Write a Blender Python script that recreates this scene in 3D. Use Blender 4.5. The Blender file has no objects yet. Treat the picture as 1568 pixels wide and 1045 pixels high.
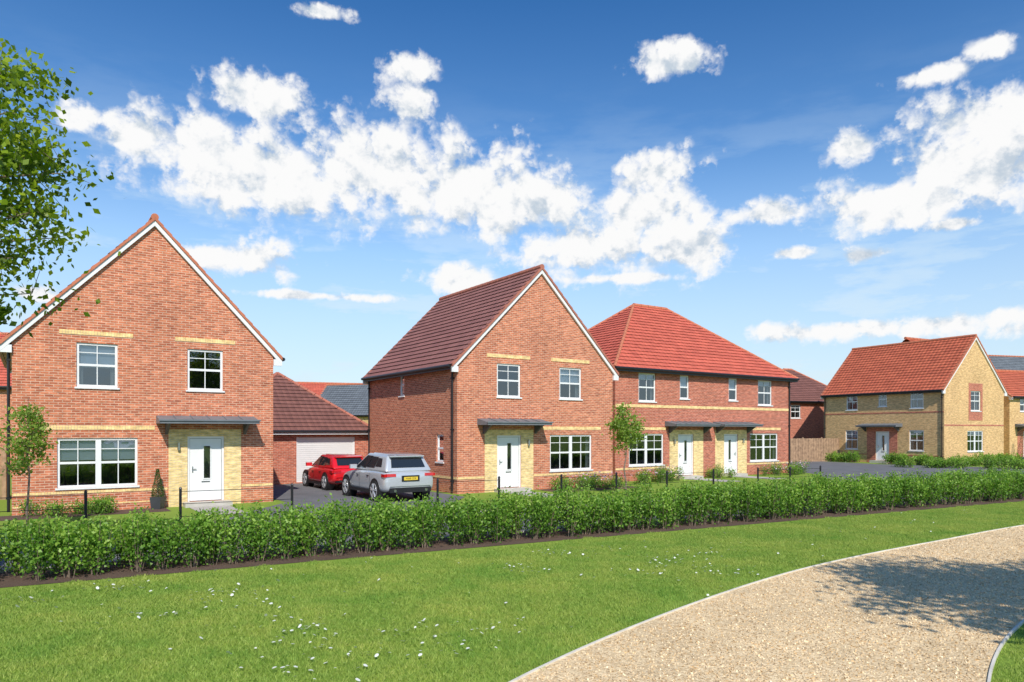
import bpy, math, random
import numpy as np
from mathutils import Vector, Matrix
random.seed(7); rng=np.random.default_rng(11)
scene=bpy.context.scene
R=math.radians
# ------------------------------------------------------------------ materials
def newmat(name):
    m=bpy.data.materials.new(name); m.use_nodes=True
    nt=m.node_tree; b=nt.nodes['Principled BSDF']; return m,nt,b
def rgb(c): return (c[0],c[1],c[2],1)
def plain(name,c,rough=.5,metal=0,var=.12,scale=3,spec=.5,coat=0):
    m,nt,b=newmat(name)
    g=nt.nodes.new('ShaderNodeNewGeometry'); n=nt.nodes.new('ShaderNodeTexNoise'); n.inputs['Scale'].default_value=scale; n.inputs['Detail'].default_value=4
    nt.links.new(g.outputs['Position'],n.inputs['Vector'])
    r=nt.nodes.new('ShaderNodeMapRange'); r.inputs['From Min'].default_value=.3; r.inputs['From Max'].default_value=.7
    r.inputs['To Min'].default_value=1-var; r.inputs['To Max'].default_value=1+var
    nt.links.new(n.outputs['Fac'],r.inputs['Value'])
    mx=nt.nodes.new('ShaderNodeVectorMath'); mx.operation='SCALE'; mx.inputs[0].default_value=c
    nt.links.new(r.outputs[0],mx.inputs['Scale']); nt.links.new(mx.outputs[0],b.inputs['Base Color'])
    b.inputs['Roughness'].default_value=rough; b.inputs['Metallic'].default_value=metal; b.inputs['Specular IOR Level'].default_value=spec
    b.inputs['Coat Weight'].default_value=coat
    return m
def mixcol(nt,f,a,b_,mode='MIX'):
    x=nt.nodes.new('ShaderNodeMix'); x.data_type='RGBA'; x.blend_type=mode
    for s,v in ((x.inputs[0],f),(x.inputs[6],a),(x.inputs[7],b_)):
        if hasattr(v,'links') or hasattr(v,'is_linked'): nt.links.new(v,s)
        elif isinstance(v,(int,float)): s.default_value=v
        else: s.default_value=rgb(v)
    return x.outputs[2]
def brick_mat(name,c1,c2,mortar,bw=.225,rh=.075,ms=.009):
    m,nt,b=newmat(name)
    uv=nt.nodes.new('ShaderNodeUVMap'); br=nt.nodes.new('ShaderNodeTexBrick')
    nt.links.new(uv.outputs[0],br.inputs['Vector'])
    br.inputs['Scale'].default_value=1; br.inputs['Brick Width'].default_value=bw; br.inputs['Row Height'].default_value=rh
    br.inputs['Mortar Size'].default_value=ms; br.inputs['Mortar Smooth'].default_value=.3; br.inputs['Bias'].default_value=-.1
    br.inputs['Color1'].default_value=rgb(c1); br.inputs['Color2'].default_value=rgb(c2); br.inputs['Mortar'].default_value=rgb(mortar)
    wn=nt.nodes.new('ShaderNodeTexNoise'); wn.inputs['Scale'].default_value=7; wn.inputs['Detail'].default_value=3; wn.inputs['Roughness'].default_value=.7
    mp=nt.nodes.new('ShaderNodeMapping'); mp.inputs['Scale'].default_value=(.55,1.7,1)
    nt.links.new(uv.outputs[0],mp.inputs[0]); nt.links.new(mp.outputs[0],wn.inputs['Vector'])
    rr=nt.nodes.new('ShaderNodeMapRange'); rr.inputs['From Min'].default_value=.35; rr.inputs['From Max'].default_value=.68; rr.inputs['To Min'].default_value=1.20; rr.inputs['To Max'].default_value=.64
    nt.links.new(wn.outputs['Fac'],rr.inputs['Value'])
    n2=nt.nodes.new('ShaderNodeTexNoise'); n2.inputs['Scale'].default_value=.6; n2.inputs['Detail'].default_value=5
    nt.links.new(uv.outputs[0],n2.inputs['Vector'])
    r2=nt.nodes.new('ShaderNodeMapRange'); r2.inputs['From Min'].default_value=.3; r2.inputs['From Max'].default_value=.7; r2.inputs['To Min'].default_value=.9; r2.inputs['To Max'].default_value=1.1
    nt.links.new(n2.outputs['Fac'],r2.inputs['Value'])
    ml=nt.nodes.new('ShaderNodeMath'); ml.operation='MULTIPLY'; nt.links.new(rr.outputs[0],ml.inputs[0]); nt.links.new(r2.outputs[0],ml.inputs[1])
    sc=nt.nodes.new('ShaderNodeVectorMath'); sc.operation='SCALE'; nt.links.new(br.outputs['Color'],sc.inputs[0]); nt.links.new(ml.outputs[0],sc.inputs['Scale'])
    nt.links.new(sc.outputs[0],b.inputs['Base Color'])
    bp=nt.nodes.new('ShaderNodeBump'); bp.inputs['Strength'].default_value=.4; bp.inputs['Distance'].default_value=.006; bp.invert=True
    nt.links.new(br.outputs['Fac'],bp.inputs['Height']); nt.links.new(bp.outputs[0],b.inputs['Normal'])
    b.inputs['Roughness'].default_value=.9; b.inputs['Specular IOR Level'].default_value=.2
    return m
def tile_mat(name,c1,c2,line):
    m,nt,b=newmat(name)
    uv=nt.nodes.new('ShaderNodeUVMap'); br=nt.nodes.new('ShaderNodeTexBrick'); br.offset=0
    nt.links.new(uv.outputs[0],br.inputs['Vector'])
    br.inputs['Scale'].default_value=1; br.inputs['Brick Width'].default_value=.3; br.inputs['Row Height'].default_value=.3
    br.inputs['Mortar Size'].default_value=.010; br.inputs['Mortar Smooth'].default_value=.6
    br.inputs['Color1'].default_value=rgb(c1); br.inputs['Color2'].default_value=rgb(c2); br.inputs['Mortar'].default_value=rgb(line)
    n2=nt.nodes.new('ShaderNodeTexNoise'); n2.inputs['Scale'].default_value=1.3; n2.inputs['Detail'].default_value=6
    nt.links.new(uv.outputs[0],n2.inputs['Vector'])
    r2=nt.nodes.new('ShaderNodeMapRange'); r2.inputs['From Min'].default_value=.3; r2.inputs['From Max'].default_value=.7; r2.inputs['To Min'].default_value=.87; r2.inputs['To Max'].default_value=1.12
    nt.links.new(n2.outputs['Fac'],r2.inputs['Value'])
    sc=nt.nodes.new('ShaderNodeVectorMath'); sc.operation='SCALE'; nt.links.new(br.outputs['Color'],sc.inputs[0]); nt.links.new(r2.outputs[0],sc.inputs['Scale'])
    nt.links.new(sc.outputs[0],b.inputs['Base Color'])
    wv=nt.nodes.new('ShaderNodeTexWave'); wv.inputs['Scale'].default_value=1/(.3)*.3141; wv.bands_direction='X'
    nt.links.new(uv.outputs[0],wv.inputs['Vector'])
    bp=nt.nodes.new('ShaderNodeBump'); bp.inputs['Strength'].default_value=.6; bp.inputs['Distance'].default_value=.04
    nt.links.new(wv.outputs['Fac'],bp.inputs['Height']); nt.links.new(bp.outputs[0],b.inputs['Normal'])
    b.inputs['Roughness'].default_value=.75; b.inputs['Specular IOR Level'].default_value=.3
    return m
def leaf_mat(name,cols,trans=.35):
    m,nt,b=newmat(name)
    at=nt.nodes.new('ShaderNodeAttribute'); at.attribute_name='tone_fac'
    cr=nt.nodes.new('ShaderNodeValToRGB'); el=cr.color_ramp.elements
    el[0].color=rgb(cols[0]); el[1].color=rgb(cols[-1])
    for i,c in enumerate(cols[1:-1]):
        e=el.new((i+1)/(len(cols)-1)); e.color=rgb(c)
    nt.links.new(at.outputs['Fac'],cr.inputs[0])
    nt.links.new(cr.outputs[0],b.inputs['Base Color']); b.inputs['Roughness'].default_value=.45; b.inputs['Specular IOR Level'].default_value=.35
    if trans<=0: return m
    tr=nt.nodes.new('ShaderNodeBsdfTranslucent')
    hs=nt.nodes.new('ShaderNodeVectorMath'); hs.operation='MULTIPLY'; hs.inputs[1].default_value=(1.5,1.5,.6); nt.links.new(cr.outputs[0],hs.inputs[0]); nt.links.new(hs.outputs[0],tr.inputs[0])
    ms=nt.nodes.new('ShaderNodeMixShader'); ms.inputs[0].default_value=trans
    nt.links.new(b.outputs[0],ms.inputs[1]); nt.links.new(tr.outputs[0],ms.inputs[2])
    nt.links.new(ms.outputs[0],nt.nodes['Material Output'].inputs[0])
    return m
def glass_mat():
    m,nt,b=newmat('window_glass')
    gl=nt.nodes.new('ShaderNodeBsdfGlossy'); gl.inputs['Roughness'].default_value=.01; gl.inputs['Color'].default_value=(.9,.95,1,1)
    tr=nt.nodes.new('ShaderNodeBsdfTransparent'); tr.inputs[0].default_value=(.72,.78,.80,1)
    lw=nt.nodes.new('ShaderNodeLayerWeight'); lw.inputs[0].default_value=.35
    r=nt.nodes.new('ShaderNodeMapRange'); r.inputs['To Min'].default_value=.14; r.inputs['To Max'].default_value=.8; nt.links.new(lw.outputs['Fresnel'],r.inputs['Value'])
    n=nt.nodes.new('ShaderNodeTexNoise'); n.inputs['Scale'].default_value=1.2
    g=nt.nodes.new('ShaderNodeNewGeometry'); nt.links.new(g.outputs['Position'],n.inputs['Vector'])
    bp=nt.nodes.new('ShaderNodeBump'); bp.inputs['Strength'].default_value=.25; bp.inputs['Distance'].default_value=.04; nt.links.new(n.outputs['Fac'],bp.inputs['Height']); nt.links.new(bp.outputs[0],gl.inputs['Normal'])
    ms=nt.nodes.new('ShaderNodeMixShader'); nt.links.new(r.outputs[0],ms.inputs[0]); nt.links.new(tr.outputs[0],ms.inputs[1]); nt.links.new(gl.outputs[0],ms.inputs[2])
    nt.links.new(ms.outputs[0],nt.nodes['Material Output'].inputs[0]); return m
M={}
M['brick']=brick_mat('red_brick',(.66,.220,.112),(.42,.115,.060),(.66,.42,.30),ms=.011)
M['brick2']=brick_mat('red_brick_deep',(.58,.170,.098),(.40,.100,.062),(.54,.32,.24),ms=.011)
M['ybrick']=brick_mat('buff_brick',(.88,.66,.31),(.76,.54,.23),(.74,.59,.38))
M['ybrick2']=brick_mat('buff_brick_house',(.78,.50,.22),(.62,.37,.15),(.64,.47,.30))
M['cream']=brick_mat('cream_soldier_course',(.95,.70,.32),(.84,.57,.24),(.7,.5,.3),bw=.075,rh=.24)
M['tile_brown']=tile_mat('brown_roof_tile',(.32,.140,.118),(.27,.115,.10),(.13,.065,.055))
M['tile_red']=tile_mat('red_roof_tile',(.64,.145,.092),(.55,.118,.078),(.28,.07,.045))
M['tile_terra']=tile_mat('terracotta_roof_tile',(.57,.145,.075),(.48,.115,.062),(.24,.07,.04))
M['tile_dk']=tile_mat('dark_roof_tile',(.24,.105,.084),(.20,.088,.072),(.10,.05,.045))
M['slate']=tile_mat('slate_roof_tile',(.16,.18,.20),(.13,.145,.165),(.07,.08,.09))
M['ridge']=plain('ridge_tile',(.52,.17,.09),.8)
M['ridge_brown']=plain('ridge_tile_brown',(.42,.15,.10),.8)
M['upvc']=plain('white_upvc',(.80,.80,.79),.35,var=.03)
M['glass']=glass_mat()
M['room']=plain('room_interior',(.06,.055,.05),.9,var=.4)
M['blind']=plain('roller_blind',(.62,.68,.74),.8,var=.06)
M['curtain']=plain('curtain',(.42,.42,.40),.9,var=.15,scale=9)
M['black']=plain('black_rainwater_plastic',(.015,.015,.017),.4)
M['canopy']=plain('grey_canopy',(.16,.175,.19),.5)
M['canopy_u']=plain('grey_canopy_soffit',(.09,.095,.105),.6)
M['metal']=plain('chrome',(.6,.6,.6),.25,1)
M['lintel']=plain('stone',(.5,.47,.41),.8)
M['garage']=plain('garage_door_white',(.78,.78,.77),.4,var=.03)
M['trunk']=plain('bark',(.20,.15,.11),.9,var=.3,scale=14)
M['pot']=plain('dark_planter',(.05,.055,.06),.5)
M['fence']=plain('timber_fence',(.36,.23,.14),.85,var=.3,scale=5)
M['rail']=plain('painted_black_steel',(.012,.012,.014),.4)
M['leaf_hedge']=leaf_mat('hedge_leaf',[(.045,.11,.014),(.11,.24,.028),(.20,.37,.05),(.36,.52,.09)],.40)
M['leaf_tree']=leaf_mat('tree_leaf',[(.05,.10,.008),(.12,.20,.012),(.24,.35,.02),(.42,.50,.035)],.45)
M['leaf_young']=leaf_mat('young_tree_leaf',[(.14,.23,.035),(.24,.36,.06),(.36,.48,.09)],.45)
M['leaf_dark']=leaf_mat('dark_leaf',[(.02,.055,.015),(.045,.10,.02),(.08,.15,.03)],.2)
M['leaf_far']=leaf_mat('distant_leaf',[(.03,.06,.02),(.05,.09,.03),(.08,.12,.04)],.2)
M['flower']=leaf_mat('flower_petal',[(.5,.25,.45),(.7,.6,.7),(.75,.2,.2)],.2)
# ------------------------------------------------------------------ mesh helpers
class Acc:
    def __init__(s): s.v=[]; s.f=[]; s.uv=[]
    def face(s,pts,uvs=None):
        i=len(s.v); s.v+= [tuple(p) for p in pts]; s.f.append(tuple(range(i,i+len(pts))))
        if uvs is None:
            p0=Vector(pts[0]); a=(Vector(pts[1])-p0); a=a.normalized() if a.length>1e-9 else Vector((1,0,0))
            n=a.cross(Vector(pts[-1])-p0); n=n.normalized() if n.length>1e-9 else Vector((0,0,1)); b=n.cross(a)
            uvs=[((Vector(p)-p0).dot(a),(Vector(p)-p0).dot(b)) for p in pts]
        s.uv+=uvs
    def hexa(s,p):
        for q in ((0,3,2,1),(4,5,6,7),(0,1,5,4),(1,2,6,5),(2,3,7,6),(3,0,4,7)): s.face([p[k] for k in q])
    def box(s,x0,x1,y0,y1,z0,z1):
        s.hexa([(x0,y0,z0),(x1,y0,z0),(x1,y1,z0),(x0,y1,z0),(x0,y0,z1),(x1,y0,z1),(x1,y1,z1),(x0,y1,z1)])
    def tube(s,p0,p1,r0,r1=None,n=8,cap=True):
        r1=r0 if r1 is None else r1
        p0=Vector(p0);p1=Vector(p1);d=(p1-p0).normalized()
        a=d.orthogonal().normalized(); b=d.cross(a)
        A=[p0+(a*math.cos(t)+b*math.sin(t))*r0 for t in [2*math.pi*k/n for k in range(n)]]
        B=[p1+(a*math.cos(t)+b*math.sin(t))*r1 for t in [2*math.pi*k/n for k in range(n)]]
        for k in range(n): s.face([A[k],A[(k+1)%n],B[(k+1)%n],B[k]])
        if cap: s.face(A[::-1]); s.face(B)
    def make(s,name,mat,parent=None,smooth=False,merge=False):
        me=bpy.data.meshes.new(name); me.from_pydata(s.v,[],s.f)
        ul=me.uv_layers.new(name='UVMap'); ul.data.foreach_set('uv',np.array(s.uv,dtype=np.float32).ravel())
        me.materials.append(mat); o=bpy.data.objects.new(name,me); scene.collection.objects.link(o)
        if parent: o.parent=parent
        if merge:
            import bmesh
            bm=bmesh.new(); bm.from_mesh(me); bmesh.ops.remove_doubles(bm,verts=bm.verts,dist=.0005); bmesh.ops.recalc_face_normals(bm,faces=bm.faces); bm.to_mesh(me); bm.free()
        if smooth:
            for p in me.polygons: p.use_smooth=True
        return o
def empty(name,loc=(0,0,0),ang=0):
    e=bpy.data.objects.new(name,None); e.location=loc; e.rotation_euler=(0,0,ang); scene.collection.objects.link(e); return e
def quads_mesh(name,V,mat,tone_fac=None,parent=None):
    V=np.asarray(V,dtype=np.float32).reshape(-1,3); n=len(V)//4
    me=bpy.data.meshes.new(name); me.vertices.add(len(V)); me.vertices.foreach_set('co',V.ravel())
    me.loops.add(4*n); me.loops.foreach_set('vertex_index',np.arange(4*n,dtype=np.int32))
    me.polygons.add(n); me.polygons.foreach_set('loop_start',np.arange(0,4*n,4,dtype=np.int32))
    me.update(calc_edges=True)
    if tone_fac is not None:
        a=me.attributes.new('tone_fac','FLOAT','FACE'); a.data.foreach_set('value',np.asarray(tone_fac,dtype=np.float32))
    me.materials.append(mat); o=bpy.data.objects.new(name,me); scene.collection.objects.link(o)
    if parent: o.parent=parent
    return o
def leaves(P,size,aspect=.55,up=0.5,jit=.35):
    n=len(P); d=rng.normal(size=(n,3)); d/=np.linalg.norm(d,axis=1)[:,None]
    e=rng.normal(size=(n,3)); e[:,2]*=(1-up); nrm=e; nrm[:,2]+=up*rng.normal(loc=.8,size=n)
    a=np.cross(d,nrm); a/=np.linalg.norm(a,axis=1)[:,None]+1e-9; b=np.cross(nrm,a); b/=np.linalg.norm(b,axis=1)[:,None]+1e-9
    s=size*(1+jit*rng.uniform(-1,1,size=n))[:,None]
    return np.stack([P-a*s*.5,P-b*s*aspect*.5-a*s*.05,P+a*s*.5,P+b*s*aspect*.5-a*s*.05],axis=1).reshape(-1,3)
class Fr:
    def __init__(s,o,xd,n): s.o=Vector(o); s.x=Vector(xd); s.n=Vector(n)
    def P(s,a,b,d=0): return s.o+s.x*a+Vector((0,0,b))+s.n*d
def fbox(acc,F,a0,a1,b0,b1,d0,d1):
    acc.hexa([F.P(a0,b0,d1),F.P(a1,b0,d1),F.P(a1,b0,d0),F.P(a0,b0,d0),F.P(a0,b1,d1),F.P(a1,b1,d1),F.P(a1,b1,d0),F.P(a0,b1,d0)])
class House:
    def __init__(s,name,x,y,deg,z=0):
        s.e=empty(name,(x,y,z),R(deg)); s.a={}; s.name=name
    def A(s,part,mat):
        k=(part,mat)
        if k not in s.a: s.a[k]=Acc()
        return s.a[k]
    def finish(s):
        for (p,m),a in s.a.items(): a.make(p,M[m],s.e)
    def wall(s,mat,F,w,h,ops=(),apex=None,z0=0):
        A=s.A('walls',mat)
        xs=sorted({0,w}|{o[0] for o in ops}|{o[1] for o in ops}); zs=sorted({z0,h}|{min(o[2],h) for o in ops}|{min(o[3],h) for o in ops})
        for i in range(len(xs)-1):
            for j in range(len(zs)-1):
                cx=(xs[i]+xs[i+1])/2; cz=(zs[j]+zs[j+1])/2
                if any(o[0]<cx<o[1] and o[2]<cz<o[3] for o in ops): continue
                q=[(xs[i],zs[j]),(xs[i+1],zs[j]),(xs[i+1],zs[j+1]),(xs[i],zs[j+1])]
                A.face([F.P(*p) for p in q],[tuple(p) for p in q])
        if apex:
            q=[(0,h),(w,h),(w/2,apex)]; A.face([F.P(*p) for p in q],q)
        for o in ops:
            a0,a1,b0,b1=o[:4]
            for (p,q) in (((a0,b0),(a1,b0)),((a1,b0),(a1,b1)),((a1,b1),(a0,b1)),((a0,b1),(a0,b0))):
                A.face([F.P(*p,0),F.P(*q,0),F.P(*q,-.11),F.P(*p,-.11)],[(0,p[1]),(1,q[1]),(1,q[1]+.11),(0,p[1]+.11)])
    def window(s,F,a0,a1,b0,b1,cols=1,blind=.5,curt=True,bars=True):
        U=s.A('window_frames','upvc'); G=s.A('window_glass','glass')
        f=.07
        fbox(U,F,a0,a1,b0,b0+f,-.10,-.045); fbox(U,F,a0,a1,b1-f,b1,-.10,-.045)
        fbox(U,F,a0,a0+f,b0+f,b1-f,-.10,-.045); fbox(U,F,a1-f,a1,b0+f,b1-f,-.10,-.045)
        w=(a1-a0-2*f)
        for c in range(cols):
            l=a0+f+w*c/cols; r=a0+f+w*(c+1)/cols
            if c>0: fbox(U,F,l-.075,l+.075,b0+f,b1-f,-.098,-.043)
            l2=l+(.075 if c>0 else 0); r2=r-(.075 if c<cols-1 else 0)
            mid=(b0+b1)/2
            fbox(U,F,l2,r2,mid-.035,mid+.035,-.096,-.047)
            if bars:
                cm=(l2+r2)/2
                fbox(U,F,cm-.013,cm+.013,b0+f,mid-.035,-.094,-.056); fbox(U,F,cm-.013,cm+.013,mid+.035,b1-f,-.094,-.056)
                if (r2-l2)>.5:
                    for zz in ((mid+.035+b1-f)/2+.06,):
                        fbox(U,F,l2,cm-.013,zz-.012,zz+.012,-.094,-.056); fbox(U,F,cm+.013,r2,zz-.012,zz+.012,-.094,-.056)
        G.face([F.P(a0+f,b0+f,-.075),F.P(a1-f,b0+f,-.075),F.P(a1-f,b1-f,-.075),F.P(a0+f,b1-f,-.075)])
        fbox(s.A('window_sills','upvc'),F,a0-.05,a1+.05,b0-.055,b0-.002,-.11,.05)
        Rm=s.A('rooms','room')
        c=[(a0-.2,b0-.25),(a1+.2,b0-.25),(a1+.2,b1+.1),(a0-.2,b1+.1)]
        Rm.face([F.P(*p,-1.6) for p in c])
        for i in range(4): Rm.face([F.P(*c[i],-.115),F.P(*c[(i+1)%4],-.115),F.P(*c[(i+1)%4],-1.6),F.P(*c[i],-1.6)])
        if blind>0: fbox(s.A('blinds','blind'),F,a0+.03,a1-.03,b1-(b1-b0)*blind,b1-.02,-.16,-.15)
        if curt:
            C=s.A('curtains','curtain'); k=min(.13,w*.12)
            for (l,r) in ((a0-.02,a0+f+k),(a1-f-k,a1+.02)):
                nn=5
                for q in range(nn):
                    x0=l+(r-l)*q/nn; x1=l+(r-l)*(q+1)/nn
                    C.face([F.P(x0,b0-.1,-.2-.03*(q%2)),F.P(x1,b0-.1,-.2-.03*((q+1)%2)),F.P(x1,b1,-.2-.03*((q+1)%2)),F.P(x0,b1,-.2-.03*(q%2))])
    def door(s,F,a0,a1,b0,b1,hinge=1):
        U=s.A('front_door','upvc'); f=.07
        fbox(U,F,a0,a0+f,b0,b1,-.10,-.03); fbox(U,F,a1-f,a1,b0,b1,-.10,-.03); fbox(U,F,a0+f,a1-f,b1-f,b1,-.10,-.03)
        l,r,t=a0+f+.012,a1-f-.012,b1-f-.012
        gx=(l+r)/2+.04*hinge; g0=b0+.75; g1=b1-.32
        fbox(U,F,l,gx-.1,b0+.02,t,-.10,-.06); fbox(U,F,gx+.1,r,b0+.02,t,-.10,-.06)
        fbox(U,F,gx-.1,gx+.1,b0+.02,g0,-.10,-.06); fbox(U,F,gx-.1,gx+.1,g1,t,-.10,-.06)
        for (p,q,u,v) in ((gx-.13,gx-.1,g0-.03,g1+.03),(gx+.1,gx+.13,g0-.03,g1+.03),(gx-.1,gx+.1,g0-.03,g0),(gx-.1,gx+.1,g1,g1+.03)):
            fbox(U,F,p,q,u,v,-.06,-.04)
        s.A('door_glass','glass').face([F.P(gx-.1,g0,-.075),F.P(gx+.1,g0,-.075),F.P(gx+.1,g1,-.075),F.P(gx-.1,g1,-.075)])
        s.A('rooms','room').face([F.P(gx-.1,g0,-.098),F.P(gx+.1,g0,-.098),F.P(gx+.1,g1,-.098),F.P(gx-.1,g1,-.098)])
        s.A('rooms','room').face([F.P(a0,b0,-.112),F.P(a1,b0,-.112),F.P(a1,b1,-.112),F.P(a0,b1,-.112)])
        hx=l+.08 if hinge>0 else r-.08
        fbox(s.A('door_furniture','metal'),F,hx-.015,hx+.015,b0+.95,b0+1.15,-.06,-.035)
        fbox(s.A('door_furniture','metal'),F,min(hx,hx+.11*hinge),max(hx,hx+.11*hinge),b0+1.05,b0+1.07,-.03,-.01)
        fbox(s.A('door_furniture','metal'),F,(l+r)/2-.13,(l+r)/2+.13,b0+.62,b0+.66,-.06,-.045)
        fbox(s.A('doorstep','lintel'),F,a0-.15,a1+.15,0,b0-.004,-.1,.55)
    def canopy(s,F,a0,a1,z):
        C=s.A('canopy','canopy')
        C.hexa([F.P(a0,z,.8),F.P(a1,z,.8),F.P(a1,z,0.004),F.P(a0,z,0.004),F.P(a0,z+.1,.8),F.P(a1,z+.1,.8),F.P(a1,z+.26,0.004),F.P(a0,z+.26,0.004)])
        fbox(C,F,a0-.03,a1+.03,z+.08,z+.13,.8,.84)
        n=int((a1-a0)/.45)
        for i in range(1,n):
            x=a0+(a1-a0)*i/n
            C.hexa([F.P(x-.015,z+.09,.8),F.P(x+.015,z+.09,.8),F.P(x+.015,z+.25,.01),F.P(x-.015,z+.25,.01),F.P(x-.015,z+.125,.8),F.P(x+.015,z+.125,.8),F.P(x+.015,z+.285,.01),F.P(x-.015,z+.285,.01)])
        B=s.A('canopy_brackets','canopy_u')
        for x in (a0+.3,a1-.3):
            B.hexa([F.P(x-.04,z-.35,.05),F.P(x+.04,z-.35,.05),F.P(x+.04,z-.35,.018),F.P(x-.04,z-.35,.018),F.P(x-.04,z-.002,.6),F.P(x+.04,z-.002,.6),F.P(x+.04,z-.002,.018),F.P(x-.04,z-.002,.018)])
    def panel(s,F,mat,a0,a1,b0,b1,op):
        P=s.A('door_surround',mat); d=.014
        for (l,r,u,v) in ((a0,op[0],b0,b1),(op[1],a1,b0,b1),(op[0],op[1],op[3],b1)):
            q=[(l,u),(r,u),(r,v),(l,v)]; P.face([F.P(*p,d) for p in q],q)
        P.face([F.P(a0,b0,0),F.P(a0,b0,d),F.P(a0,b1,d),F.P(a0,b1,0)]); P.face([F.P(a1,b0,0),F.P(a1,b0,d),F.P(a1,b1,d),F.P(a1,b1,0)])
        for x in (op[0],op[1]): P.face([F.P(x,op[2],0),F.P(x,op[2],d),F.P(x,op[3],d),F.P(x,op[3],0)])
    def course(s,F,a0,a1,b,h=.11,d=.016,mat='cream'):
        A=s.A('string_courses',mat); q=[(a0,b),(a1,b),(a1,b+h),(a0,b+h)]
        A.face([F.P(*p,d) for p in q],[(p[0],p[1]-b) for p in q]); A.face([F.P(a0,b+h,0),F.P(a1,b+h,0),F.P(a1,b+h,d),F.P(a0,b+h,d)]); A.face([F.P(a0,b,0),F.P(a1,b,0),F.P(a1,b,d),F.P(a0,b,d)])
        A.face([F.P(a0,b,0),F.P(a0,b,d),F.P(a0,b+h,d),F.P(a0,b+h,0)]); A.face([F.P(a1,b,0),F.P(a1,b,d),F.P(a1,b+h,d),F.P(a1,b+h,0)])
    def roof(s,mat,e0,e1,r1,r0,pitch=.3):
        A=s.A('roof',mat); e0,e1,r1,r0=map(Vector,(e0,e1,r1,r0))
        ud=(e1-e0).normalized(); nn=ud.cross(((r0+r1)/2-e0)); nn.normalize()
        if nn.z<0: nn=-nn
        vd=nn.cross(ud)
        if vd.z<0: vd=-vd
        L=(r0-e0).dot(vd); n=max(2,round(L/pitch))
        uv=lambda p:((p-e0).dot(ud),(p-e0).dot(vd)*pitch*n/L)
        for k in range(n):
            t0,t1=k/n,(k+1)/n
            a=e0.lerp(r0,t0);b=e1.lerp(r1,t0);c=e1.lerp(r1,t1);d=e0.lerp(r0,t1)
            A.face([a+nn*.05,b+nn*.05,c+nn*.012,d+nn*.012],[uv(a),uv(b),uv(c),uv(d)])
            A.face([a+nn*.0,b+nn*.0,b+nn*.05,a+nn*.05],[uv(a),uv(b),uv(b),uv(a)])
    def ridge(s,p0,p1,mat='ridge',r=.11):
        p0,p1=Vector(p0),Vector(p1); n=max(1,int((p1-p0).length/.45)); A=s.A('ridge_tiles',mat)
        for k in range(n):
            a=p0.lerp(p1,k/n); b=p0.lerp(p1,(k+1)/n-.02/ (p1-p0).length); A.tube(a,b,r*1.04,r*.96,10)
    def verge(s,F,W,he,hr,ov,d0=.1,mat='ridge',board=True):
        sl=(hr-he)/(W/2); 
        for sg in (0,1):
            ax=-ov if sg==0 else W+ov; p0=(ax,he-ov*sl+.02); p1=(W/2,hr+.02)
            def pr(acc,lo,hi,da,db):
                acc.hexa([F.P(p0[0],p0[1]+lo,db),F.P(p1[0],p1[1]+lo,db),F.P(p1[0],p1[1]+lo,da),F.P(p0[0],p0[1]+lo,da),
                          F.P(p0[0],p0[1]+hi,db),F.P(p1[0],p1[1]+hi,db),F.P(p1[0],p1[1]+hi,da),F.P(p0[0],p0[1]+hi,da)])
            if board: pr(s.A('bargeboards','upvc'),-.2,-.03,.012,d0-.02)
            n=16
            for k in range(n):
                q0=(p0[0]+(p1[0]-p0[0])*k/n,p0[1]+(p1[1]-p0[1])*k/n); q1=(p0[0]+(p1[0]-p0[0])*(k+.99)/n,p0[1]+(p1[1]-p0[1])*(k+.99)/n)
                s.A('verge_tiles',mat).hexa([F.P(q0[0],q0[1]-.025,d0+.02),F.P(q1[0],q1[1]-.025,d0+.02),F.P(q1[0],q1[1]-.025,-.06),F.P(q0[0],q0[1]-.025,-.06),
                          F.P(q0[0],q0[1]+.105,d0+.02),F.P(q1[0],q1[1]+.07,d0+.02),F.P(q1[0],q1[1]+.07,-.06),F.P(q0[0],q0[1]+.105,-.06)])
            if board: 
                x0,x1=((-ov,-.0) if sg==0 else (W,W+ov)); fbox(s.A('bargeboards','upvc'),F,x0,x1,he-ov*sl-.2,he-ov*sl+.02,.005,d0-.024)
    def gutter(s,p0,p1,r=.065):
        s.A('gutters','black').tube(p0,p1,r,n=10)
    def pipe(s,x,y,z0,z1):
        s.A('downpipes','black').tube((x,y,z0),(x,y,z1),.04,n=8)
        for z in (z0+.4,(z0+z1)/2,z1-.4): s.A('downpipes','black').box(x-.06,x+.06,y-.05,y+.05,z-.03,z+.03)
def frames(W,L):
    return dict(f=Fr((0,0,0),(1,0,0),(0,-1,0)),l=Fr((0,0,0),(0,1,0),(-1,0,0)),r=Fr((W,0,0),(0,1,0),(1,0,0)),b=Fr((0,L,0),(1,0,0),(0,1,0)))
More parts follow.
